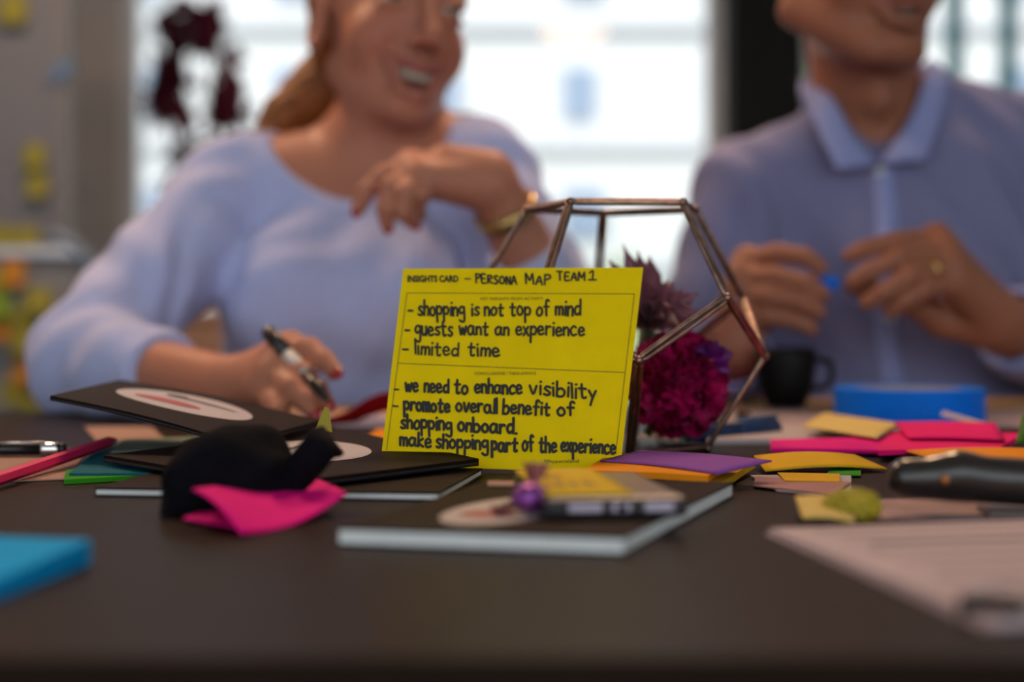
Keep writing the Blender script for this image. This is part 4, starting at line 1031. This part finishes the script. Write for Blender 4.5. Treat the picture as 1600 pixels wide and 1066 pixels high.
def face_parts(root, H, up, lo, mid, iris, browcol, teeth_z, female):
    M_eye = mat('eye_white', (.55, .52, .5), .2, noise=.02, scale=50); M_ir = mat(iris[0], iris[1], .15, noise=.2, scale=300); M_pu = mat('pupil_black', (.004, .004, .004), .1)
    for sg in (-1, 1):
        c = Vector(H(sg * .031, .0765, -.001)); bm = bmesh.new(); bmesh.ops.create_uvsphere(bm, u_segments=20, v_segments=12, radius=.0118 * H.k, matrix=Matrix.Translation(c)); e = bmobj('eyeball', bm, M_eye, root, True)
        lathe('iris', [(.0001, .0001), (.003, .0003), (.0056, -.001), (.0056, -.002), (.0001, -.002)], M_ir, e, Vector(H(sg * .031, .0765, -.001)) + H.F * .0120 * H.k, 20, H.F)
        lathe('pupil', [(.0001, .0004), (.0024, .0003), (.0024, -.0005), (.0001, -.0005)], M_pu, e, Vector(H(sg * .031, .0765, -.001)) + H.F * .0123 * H.k, 16, H.F)
        tube('eyebrow', spline([H(sg * .012, .0955, .0215), H(sg * .030, .0900, .0275), H(sg * .048, .076, .0235)], 6), [(.7 if female else 1) * (.003 + .0012 * math.sin(math.pi * i / 12) - .0016 * i / 12) for i in range(13)], browcol, root, 8)
    # upper teeth: each tooth a small rounded block along the lip curve
    M_t = mat('tooth_enamel', (.62, .56, .46), .25, noise=.03, scale=60)
    for i in range(8):
        t = (i - 3.5) / 3.5; x = t * .0205; y = .0895 - .012 * t * t; c = Vector(H(x, y, mid[2][2] + teeth_z + .0025 * t * t))
        Mx = Matrix.Translation(c) @ Matrix([[H.R[r][q] for q in range(3)] for r in range(3)]).to_4x4()
        hw = .0031 if abs(t) < .5 else .0028; hh = .0042 - .0012 * t * t; box('tooth', (-hw, -.0025, -hh), (hw, .0025, hh), M_t, root, .0009, Mx)
    lp = Vector(H(0, .080, mid[2][2] - .004)); bm = bmesh.new(); bmesh.ops.create_uvsphere(bm, u_segments=16, v_segments=10, radius=1, matrix=Matrix.Translation(lp) @ Matrix([[H.R[r][q] for q in range(3)] for r in range(3)]).to_4x4() @ Matrix.Diagonal((.017, .011, .004, 1)))
    bmobj('tongue', bm, mat('tongue_pink', (.22, .05, .05), .4, noise=.1, scale=80), root, True)
def fingers(S, chains, r0, k=.0035):
    for c in chains:
        n = len(c); S.chain([tuple(Q(*p)) for p in c], [r0 * x for x in ([1.12, 1.0, .9, .78] if n == 4 else [1.3, 1.1, .95, .85, .75][:n])], k=k)
def palm(S, wrist, mcps, thick, wr, k=.010):
    W_ = np.array(wrist)
    for p in mcps:
        q = np.array(Q(*p)); S.cap(W_ + (q - W_) * .12, q, wr, thick, k)
    for a, b in zip(mcps[:-1], mcps[1:]): S.cap(Q(*a), Q(*b), thick, thick, .006)
def settle(V):
    m = (V[:, 2] < .0012) & (V[:, 1] < 1.38 + .2 * V[:, 0] + .01) & (V[:, 2] > -.06)
    V[m, 2] = .0012; return V
def nail(name, parent, tip, prev, m, r):
    a, b = Vector(Q(*prev)), Vector(Q(*tip)); t = (b - a).normalized(); view = (Vector((0, 0, CH + .25)) - b).normalized(); n = (view - t * view.dot(t)).normalized(); s_ = t.cross(n)
    M3 = Matrix((s_, t, n)).transposed().to_4x4(); c = b + t * r * .30 + n * r * .42
    bm = bmesh.new(); bmesh.ops.create_uvsphere(bm, u_segments=14, v_segments=10, radius=1, matrix=Matrix.Translation(c) @ M3 @ Matrix.Diagonal((r * .74, r * 1.15, r * .42, 1)))
    return bmobj(name, bm, m, parent, True)
def seated_legs(root, hipc, half, m_tr, m_sh, dirs, floor=FL):
    S = SDF((hipc[0] - .36, hipc[1] - .62, floor), (hipc[0] + .36, hipc[1] + .2, hipc[2] + .2), .007)
    S.ell(hipc, (half + .075, .13, .13), k=.03)
    feet = []
    for sg in (-1, 1):
        hp = (hipc[0] + sg * half, hipc[1] - .02, hipc[2] - .01); kn = (hipc[0] + sg * (half + .04), hipc[1] - .42, hipc[2] - .02); an = (hipc[0] + sg * (half + .03), hipc[1] - .36, floor + .09)
        S.cap(hp, kn, .085, .06, .03); S.cap(kn, an, .058, .042, .02); feet.append(an)
    V, F = S.mesh(1); npmesh('trousers', V, F, m_tr, root)
    for an in feet:
        S = SDF((an[0] - .07, an[1] - .24, floor), (an[0] + .07, an[1] + .08, floor + .14), .006)
        S.chain([(an[0], an[1] + .03, floor + .045), (an[0], an[1] - .07, floor + .04), (an[0], an[1] - .16, floor + .032)], [.04, .042, .032], k=.02); S.cap(an, (an[0], an[1], floor + .06), .045, .045, .02)
        V, F = S.mesh(1); V[:, 2] = np.maximum(V[:, 2], floor + .001); npmesh('shoe', V, F, m_sh, root)

# ---- the woman
wo = thing('person', 'person in a pale lavender top, leaning on one elbow and writing with a marker', 'person', (-.16, 1.5, FL))
HW = Head((-.127, 1.485, .394), math.radians(27), math.radians(-2), math.radians(-8), 1.03)
SH_R, EL_R, WR_R = (-.288, 1.49, .213), (-.393, 1.300, .047), tuple(Q(358, 606, 1.13))
SH_L, EL_L, WR_L = (-.036, 1.495, .232), (.062, 1.36, .047), tuple(Q(772, 292, 1.27))
S = SDF((-.46, 1.00, -.30), (.15, 1.63, .54), .003)
def torso_w(S, g):
    S.ell((-.162, 1.50, .10), (.140 + g, .095 + g, .165 + g), k=.03)
    S.ell((-.166, 1.495, -.08), (.146 + g, .09 + g, .20 + g), k=.04)
    S.cap(SH_R, SH_L, .052 + g, .050 + g, .03)
    S.cap((-.16, 1.51, .245), SH_R, .050 + g, .045 + g, .02); S.cap((-.15, 1.51, .25), SH_L, .050 + g, .045 + g, .02)
    for x in (-.222, -.105): S.ell((x, 1.42, .105), (.062 + g, .055 + g, .062 + g), k=.04)
torso_w(S, 0)
S.cap((-.155, 1.51, .23), (-.133, 1.497, .335), .047, .044, .03)
S.cap((-.125, 1.515, .295), (-.07, 1.51, .258), .030, .04, .03)
S.cap((-.16, 1.49, .235), (-.135, 1.45, .30), .030, .03, .03)
S.cap(SH_R, EL_R, .047, .038, .02); S.cap(EL_R, WR_R, .036, .0245, .015)
S.cap(SH_L, EL_L, .046, .038, .02); S.cap(EL_L, WR_L, .036, .0235, .015)
upW, loW, midW = build_head(S, HW, True, .0125, .011)
W_r = [[(452, 543, 1.11), (484, 545, 1.09), (508, 564, 1.075), (524, 582, 1.065)], [(438, 562, 1.095), (470, 583, 1.07), (495, 610, 1.06), (511, 631, 1.055)],
       [(424, 586, 1.085), (455, 606, 1.06), (477, 627, 1.05), (489, 643, 1.045)], [(412, 609, 1.085), (428, 632, 1.06), (436, 645, 1.05), (437, 654, 1.05)]]
palm(S, WR_R, [c[0] for c in W_r], .0125, .018); fingers(S, W_r, .0088)
S.chain([WR_R, tuple(Q(420, 588, 1.15)), tuple(Q(462, 596, 1.125)), tuple(Q(498, 618, 1.085))], [.017, .014, .011, .0085], k=.006)
W_l = [[(640, 258, 1.275), (598, 275, 1.26), (572, 300, 1.255), (560, 326, 1.255)], [(646, 268, 1.255), (612, 292, 1.235), (602, 325, 1.23), (605, 350, 1.235)],
       [(656, 278, 1.245), (634, 302, 1.225), (630, 330, 1.225), (644, 347, 1.235)], [(670, 284, 1.245), (658, 302, 1.232), (650, 322, 1.24), (655, 336, 1.25)]]
palm(S, WR_L, [c[0] for c in W_l], .0135, .019); fingers(S, W_l, .0090)
S.cap(Q(765, 268, 1.275), Q(700, 252, 1.27), .020, .016, .012)
S.chain([tuple(Q(750, 290, 1.29)), tuple(Q(700, 285, 1.30)), tuple(Q(655, 280, 1.30)), tuple(Q(625, 268, 1.295))], [.016, .013, .011, .008], k=.006)
V, F = S.mesh(1); V = settle(V)
lm = lips_mask(V, HW, upW, loW, .0050)[:, None]
inm = np.linalg.norm((V - np.array(HW(0, .078, midW[2][2]))) / np.array([.024, .024, .012]), axis=1)
skinW = np.array([[.46, .188, .118]]); col = skinW * (1 - lm) + np.array([[.36, .10, .085]]) * lm
for c_, r_ in (((0, .108, -.038), .016), ((.036, .07, -.036), .026), ((-.036, .07, -.036), .026)):
    w_ = np.exp(-(np.linalg.norm(V - np.array(HW(*c_)), axis=1) / r_) ** 2)[:, None] * .5 * (1 - lm); col = col * (1 - w_) + np.array([[.46, .135, .09]]) * w_
npmesh('body', V, F, tone_mat('fair_skin'), wo, col)
face_parts(wo, HW, upW, loW, midW, ('hazel_iris', (.09, .08, .04)), mat('auburn_brow', (.07, .03, .014), .7), .0080, True)
M_nail = mat('red_nail_polish', (.42, .004, .012), .15, noise=.03, scale=40, coat=.5)
for c in W_r: nail('fingernail', wo, c[3], c[2], M_nail, .0066)
for c in W_l[:3]: nail('fingernail', wo, c[3], c[2], M_nail, .0066)
# her top
def shirt_mat(name, col, stripes=None, bump=.25):
    m = mat(name, col, .85, noise=.04, scale=160, bump=bump, spec=.2, sheen=.15)
    return m
S = SDF((-.48, 1.10, -.30), (.16, 1.65, .33), .0038)
torso_w(S, .0065)
def along(a, b, t): return tuple(np.array(a) + (np.array(b) - np.array(a)) * t)
cfR = along(EL_R, WR_R, .60); cfL = along(EL_L, WR_L, .66)
S.cap(SH_R, EL_R, .061, .051, .012); S.cap(EL_R, along(EL_R, WR_R, .75), .049, .036, .014, clip=(cfR, np.array(WR_R) - np.array(EL_R)))
S.cap(SH_L, EL_L, .058, .050, .012); S.cap(EL_L, along(EL_L, WR_L, .8), .049, .035, .014, clip=(cfL, np.array(WR_L) - np.array(EL_L)))
S.ell((-.158, 1.46, .292), (.094, .125, .088), k=.006, op='sub')
S.ell((-.158, 1.40, .262), (.055, .06, .058), k=.02, op='sub')
V, F = S.mesh(1); N = vnormals(V, F)
x, y, z = V[:, 0], V[:, 1], V[:, 2]
nk = np.clip((np.sqrt(((x + .158) / .094) ** 2 + ((y - 1.46) / .125) ** 2 + ((z - .285) / .095) ** 2) - 1.0) * 3, 0, 1)
fold = nk * .0032 * np.sin(60 * (x * .8 + z * .55) + 3 * np.sin(22 * z + 9 * x)) * np.clip((x + .16) ** 2 * 25, .25, 1) + nk * .0022 * np.sin(95 * (z * .6 - x) + 4 * np.sin(17 * x + 30 * y))
V = settle(V + N * fold[:, None])
npmesh('top', V, F, shirt_mat('lavender_jersey', (.47, .52, .82)), wo)
# hair
M_hair = mat('auburn_hair', (.24, .075, .010), .6, noise=.5, scale=150, bump=.5)
S = SDF((-.30, 1.36, .26), (.02, 1.66, .55), .003)
HW.ell(S, (0, -.026, .040), (.080, .098, .089), .005); HW.ell(S, (0, .088, -.035), (.074, .078, .088), .012, 'sub')
for sg in (-1, 1): HW.ell(S, (sg * .080, .006, -.040), (.035, .056, .062), .008, 'sub')
HW.ell(S, (0, -.075, -.015), (.055, .045, .05), .02)
V, F = S.mesh(1); N = vnormals(V, F); V += N * (.0003 * np.sin(V[:, 0:1] * 800 + 60 * V[:, 2:3]))
npmesh('hair', V, F, M_hair, wo)
S = SDF((-.34, 1.46, .20), (-.02, 1.68, .46), .003)
S.chain([tuple(Q(545, 55, 1.575)), tuple(Q(528, 118, 1.585)), tuple(Q(490, 152, 1.58)), tuple(Q(445, 178, 1.56)), tuple(Q(405, 208, 1.545))], [.030, .036, .034, .022, .008], k=.015)
V, F = S.mesh(2); N = vnormals(V, F); V += N * (.0008 * np.sin(600 * (V[:, 2:3] * .8 + V[:, 0:1] * -.5) + 20 * V[:, 1:2]))
npmesh('ponytail', V, F, M_hair, wo)
seated_legs(wo, (-.16, 1.5, -.22), .085, mat('dark_denim', (.03, .035, .06), .8, noise=.2, scale=80), mat('black_shoe', (.015, .014, .014), .4), None)
# bracelet and marker
bd = (np.array(WR_L) - np.array(EL_L)); bd = bd / np.linalg.norm(bd)
lathe_b = lathe('bracelet', [(.0275, -.006), (.0290, -.007), (.0298, 0), (.0290, .007), (.0275, .006), (.0275, -.006)], mat('gold_mesh', (.55, .38, .14), .3, metal=.9, noise=.2, scale=120), None, along(EL_L, WR_L, .86), 40, tuple(bd))
tag(lathe_b, 'slim gold bracelet around the lavender-clad person\'s raised wrist', 'bracelet')
m0, m1 = Q(415, 515, 1.10), Q(512, 626, 1.045); md = (m1 - m0).normalized(); LM = (m1 - m0).length
mw = thing('marker', 'black and white marker held in the lavender-clad person\'s writing hand', 'marker', tuple(m1))
tube('cap_end', [m0, m0 + md * .004, m0 + md * .034], [.0035, .0058, .0062], M_pen, mw)
tube('barrel', [m0 + md * .034, m0 + md * (LM * .66)], [.0058, .0058], mat('white_barrel', (.55, .56, .58), .35, noise=.05, scale=40), mw)
tube('grip', [m0 + md * (LM * .66), m0 + md * (LM * .86), m1 - md * .004, m1], [.0058, .0054, .0025, .0012], M_pen, mw)

# ---- the man
mn = thing('person', 'person in a light blue button-down shirt holding a blue bit of tape between the fingers', 'person', (.43, 1.62, FL))
HM = Head((.374, 1.56, .484), math.radians(22), math.radians(3), math.radians(-2), 1.13)
SR, ER, WR = (.268, 1.61, .220), (.192, 1.60, -.025), tuple(Q(1148, 538, 1.37))
SL, EL, WL = (.625, 1.62, .268), (.672, 1.55, .012), tuple(Q(1556, 500, 1.385))
S = SDF((.11, 1.26, -.34), (.76, 1.78, .62), .0032)
def torso_m(S, g):
    S.ell((.437, 1.63, .10), (.170 + g, .115 + g, .20 + g), k=.03)
    S.ell((.437, 1.61, -.09), (.165 + g, .125 + g, .22 + g), k=.04)
    S.cap(SR, SL, .056 + g, .056 + g, .03)
    S.cap((.405, 1.63, .305), (SR[0] + .02, SR[1], SR[2] + .015), .045 + g, .045 + g, .02); S.cap((.43, 1.63, .32), (SL[0] - .02, SL[1], SL[2] + .015), .045 + g, .045 + g, .02)
torso_m(S, 0)
S.cap((.415, 1.63, .27), (.385, 1.585, .40), .060, .057, .02); S.ell((.40, 1.55, .325), (.014, .014, .018), k=.02)
S.cap(SR, ER, .050, .042, .02); S.cap(ER, WR, .040, .029, .015); S.cap(SL, EL, .050, .042, .02); S.cap(EL, WL, .040, .029, .015)
upM, loM, midM = build_head(S, HM, False, .0075, .001)
M_r = [[(1168, 408, 1.385), (1215, 396, 1.36), (1260, 402, 1.345), (1282, 417, 1.34)], [(1160, 434, 1.375), (1210, 431, 1.345), (1260, 443, 1.33), (1286, 459, 1.33)],
       [(1157, 461, 1.372), (1205, 463, 1.343), (1255, 473, 1.33), (1279, 487, 1.33)], [(1157, 488, 1.375), (1200, 493, 1.35), (1244, 501, 1.34), (1268, 513, 1.338)]]
palm(S, WR, [c[0] for c in M_r], .0145, .021); fingers(S, M_r, .0098, .003)
S.chain([WR, tuple(Q(1180, 500, 1.41)), tuple(Q(1230, 465, 1.40)), tuple(Q(1276, 442, 1.37))], [.022, .017, .013, .0095], k=.006)
M_l = [[(1462, 374, 1.365), (1402, 377, 1.345), (1352, 389, 1.338), (1327, 400, 1.338)], [(1476, 392, 1.35), (1402, 404, 1.318), (1357, 425, 1.315), (1333, 440, 1.32)],
       [(1482, 416, 1.34), (1422, 431, 1.305), (1380, 457, 1.303), (1355, 473, 1.31)], [(1488, 441, 1.34), (1442, 452, 1.312), (1411, 470, 1.31), (1391, 485, 1.315)]]
palm(S, WL, [c[0] for c in M_l], .0150, .022); fingers(S, M_l, .0098, .003)
S.chain([tuple(Q(1535, 505, 1.385)), tuple(Q(1475, 500, 1.385)), tuple(Q(1415, 468, 1.375)), tuple(Q(1335, 447, 1.345))], [.024, .017, .013, .0095], k=.006)
V, F = S.mesh(1); V = settle(V)
lm = lips_mask(V, HM, upM, loM, .005)[:, None]
col = np.array([[.34, .132, .075]]) * (1 - lm) + np.array([[.29, .09, .07]]) * lm
npmesh('body', V, F, tone_mat('ruddy_skin'), mn, col)
M_gry = mat('greying_hair', (.12, .105, .09), .6, noise=.5, scale=200, bump=.5)
face_parts(mn, HM, upM, loM, midM, ('grey_iris', (.06, .08, .09)), M_gry, .0045, False)
S = SDF((.25, 1.42, .40), (.50, 1.70, .62), .003)
HM.ell(S, (0, -.022, .040), (.0775, .0975, .0875), .005); HM.ell(S, (0, .092, -.02), (.085, .080, .098), .01, 'sub')
for sg in (-1, 1): HM.ell(S, (sg * .080, -.002, -.045), (.03, .04, .05), .006, 'sub')
HM.ell(S, (0, -.05, -.075), (.09, .08, .045), .01, 'sub')
V, F = S.mesh(1); N = vnormals(V, F); V += N * (.0005 * np.sin(V[:, 0:1] * 1100) * np.sin(V[:, 2:3] * 900))
npmesh('hair', V, F, M_gry, mn)
# his shirt, fine stripes
M_shirt = mat('light_blue_shirting', (.38, .43, .66), .85, bump=.2, scale=200, spec=.2, sheen=.1)
nt = M_shirt.node_tree; tc = nt.nodes.new('ShaderNodeTexCoord'); wv = nt.nodes.new('ShaderNodeTexWave'); wv.bands_direction = 'X'; wv.inputs['Scale'].default_value = 75; wv.inputs['Distortion'].default_value = .3
rp = nt.nodes.new('ShaderNodeValToRGB'); rp.color_ramp.elements[0].color = (.15, .155, .29, 1); rp.color_ramp.elements[1].color = (.24, .25, .43, 1)
nt.links.new(tc.outputs['Object'], wv.inputs['Vector']); nt.links.new(wv.outputs['Fac'], rp.inputs[0]); nt.links.new(rp.outputs[0], nt.nodes['Principled BSDF'].inputs['Base Color'])
S = SDF((.09, 1.28, -.34), (.78, 1.80, .40), .0038)
torso_m(S, .008)
cR = along(ER, WR, .86); cL = along(EL, WL, .84)
S.cap(SR, ER, .064, .055, .014); S.cap(ER, along(ER, WR, 1.0), .052, .039, .014, clip=(cR, np.array(WR) - np.array(ER)))
S.cap(SL, EL, .064, .055, .014); S.cap(EL, along(EL, WL, 1.0), .052, .040, .014, clip=(cL, np.array(WL) - np.array(EL)))
vb0 = Q(1371, 252, 1.535)
S.ell((.405, 1.605, .345), (.072, .085, .060), k=.006, op='sub')
for dy in (0, -.03, -.06):
    S.cap(tuple(Q(1366, 160, 1.555) + Vector((0, dy, 0))), tuple(vb0 + Vector((0, dy, 0))), .046, .006, k=.004, op='sub')
V, F = S.mesh(1); N = vnormals(V, F); x, y, z = V[:, 0], V[:, 1], V[:, 2]
fold = .0036 * np.sin(55 * (x + .25 * z) + 3 * np.sin(16 * z + 6 * x)) * np.clip(1 - np.abs(x - .43) * 2, .3, 1) + .0024 * np.sin(80 * (z * .7 + x * .7) + 4 * np.sin(20 * x + 25 * y))
V = settle(V + N * fold[:, None])
npmesh('shirt', V, F, M_shirt, mn)
# collar: a folded band round the neck, open in front, with two points
M_col = mat('collar_cloth', (.28, .33, .62), .85, noise=.05, scale=200, bump=.2, spec=.2)
cin = spline([Q(1370, 258, 1.52), Q(1331, 208, 1.535), Q(1297, 150, 1.565), (.338, 1.655, .360), (.405, 1.705, .375), (.478, 1.665, .378), Q(1449, 97, 1.60), Q(1424, 180, 1.55), Q(1374, 258, 1.52)], 6)
cout = spline([Q(1308, 266, 1.508), Q(1284, 216, 1.53), Q(1264, 172, 1.575), (.350, 1.675, .330), (.405, 1.735, .335), (.505, 1.69, .345), Q(1482, 122, 1.60), Q(1470, 180, 1.56), Q(1446, 250, 1.512)], 6)
def collar(u, v):
    i = u * (len(cin) - 1); k = min(int(i), len(cin) - 2); t = i - k
    p, q = cin[k].lerp(cin[k + 1], t), cout[k].lerp(cout[k + 1], t); c = Vector((.405, 1.61, p.z))
    return p.lerp(q, v) + (p - c).normalized() * .004 * math.sin(math.pi * v)
bmobj('collar', sheet_bm(collar, .0022, 48, 6), M_col, mn, True)
# placket with buttons
def shirt_front(px, py):
    o = Vector((0, 0, CH)); d = (Vector(Q(px, py, 1.0)) - o)
    dg = bpy.context.evaluated_depsgraph_get()
    return None
from mathutils.bvhtree import BVHTree
bv = BVHTree.FromPolygons([tuple(v) for v in V], [tuple(int(i) for i in f) for f in F])
def hit(px, py, off=.002):
    o = Vector((0, .5, CH + (YH - py) * .5 / FPX)); o.x = (px - 800) * .5 / FPX; d = (Q(px, py, 1.0) - Q(px, py, .5)).normalized()
    h = bv.ray_cast(o, d)
    return (h[0] + h[1] * off) if h[0] else Q(px, py, 1.5)
bm = bmesh.new(); rows = []
for i in range(22):
    yy = 262 + i * 16; xx = 1377 + 6 * math.sin(i * .35) + i * .6
    l, r_ = hit(xx - 17, yy, .0018), hit(xx + 17, yy, .0018); c_ = hit(xx, yy, .0030)
    rows.append([bm.verts.new(l), bm.verts.new(c_), bm.verts.new(r_), bm.verts.new(r_ + Vector((0, .004, 0))), bm.verts.new(l + Vector((0, .004, 0)))])
for a, b in zip(rows[:-1], rows[1:]):
    for k in range(5): bm.faces.new((a[k], a[(k + 1) % 5], b[(k + 1) % 5], b[k]))
pk = bmobj('placket', bm, M_col, mn, True)
M_btn = mat('pearl_button', (.62, .66, .66), .25, noise=.05, scale=60)
for bx, by in ((1376, 268), (1383, 375), (1390, 495)):
    c_ = hit(bx, by, .0045); lathe('button', [(.0005, .0012), (.002, .0008), (.0045, .0014), (.0056, .0008), (.0056, -.001), (.0005, -.001)], M_btn, pk, c_, 20, (0, -1, .1))
c_ = hit(1438, 205, .006); lathe('button', [(.0005, .0012), (.002, .0008), (.0040, .0014), (.0048, .0008), (.0048, -.001), (.0005, -.001)], M_btn, pk, c_, 20, (.2, -1, .1))
for a_, b_, t_ in ((ER, WR, .84), (EL, WL, .80)):
    dd = np.array(b_) - np.array(a_); dd = dd / np.linalg.norm(dd)
    lathe('cuff', [(.0385, -.024), (.0435, -.024), (.0405, .026), (.0345, .026), (.0385, -.024)], M_col, mn, along(a_, b_, t_), 40, tuple(dd))
seated_legs(mn, (.435, 1.62, -.22), .095, mat('grey_wool', (.05, .05, .055), .85, noise=.15, scale=80), mat('brown_shoe', (.05, .025, .012), .4), None)
# wedding ring and the bit of tape he holds
ra, rb = Q(1482, 416, 1.34), Q(1422, 431, 1.305); rd = (rb - ra).normalized()
tag(lathe('finger_ring', [(.0103, -.0022), (.0116, -.0022), (.0120, 0), (.0116, .0022), (.0103, .0022), (.0103, -.0022)], mat('yellow_gold', (.85, .55, .18), .2, metal=1, noise=.02, scale=40), None, ra.lerp(rb, .52), 40, tuple(rd)), 'gold ring on the blue-shirted person\'s ring finger', 'ring')
f_t = patch_fn([Q(1281, 446, 1.345), Q(1306, 456, 1.335), Q(1313, 434, 1.338), Q(1280, 432, 1.35)])
tag(bmobj('tape_piece', sheet_bm(lambda u, v: f_t(u, v) + Vector((0, -.004 * math.sin(math.pi * u), 0)), .0012, 8, 6), M_tape, None, True), 'small torn blue piece of tape between the blue-shirted person\'s fingers', 'tape')

# ------------------------------------------------------------------ chairs
def chair(loc, label, mC, back_top, bx=.2):
    t = thing('chair', label, 'chair', (loc[0], loc[1], FL)); x, y = loc; sz = -.35
    box('seat', (x - .23, y - .25, sz - .05), (x + .23, y + .2, sz), mC, t, .02)
    f = lambda u, v: Vector((x + (u - .5) * 2 * bx, y + .22 - .10 * (2 * u - 1) ** 2 + .02 * v, sz + .10 + v * (back_top - sz - .10) * (1 - .14 * (2 * u - 1) ** 4)))
    bmobj('backrest', sheet_bm(f, .02, 16, 8), mC, t, True)
    for sx in (-1, 1):
        box('back_post', (x + sx * .15 - .014, y + .15, sz - .03), (x + sx * .15 + .014, y + .185, sz + .14), M_black, t)
        for sy in (-.2, .16): tube('leg', [(x + sx * .2, y + sy, sz - .04), (x + sx * .215, y + sy * 1.1, FL)], [.014, .011], M_black, t, 10)
M_chair = mat('charcoal_chair_shell', (.035, .035, .04), .5, noise=.1, scale=40)
chair((-.078, 1.56), 'charcoal chair with curved back that the person in lavender sits on', M_chair, .338, .11)
chair((.435, 1.70), 'charcoal chair with curved back that the person in the blue shirt sits on', M_chair, .10)
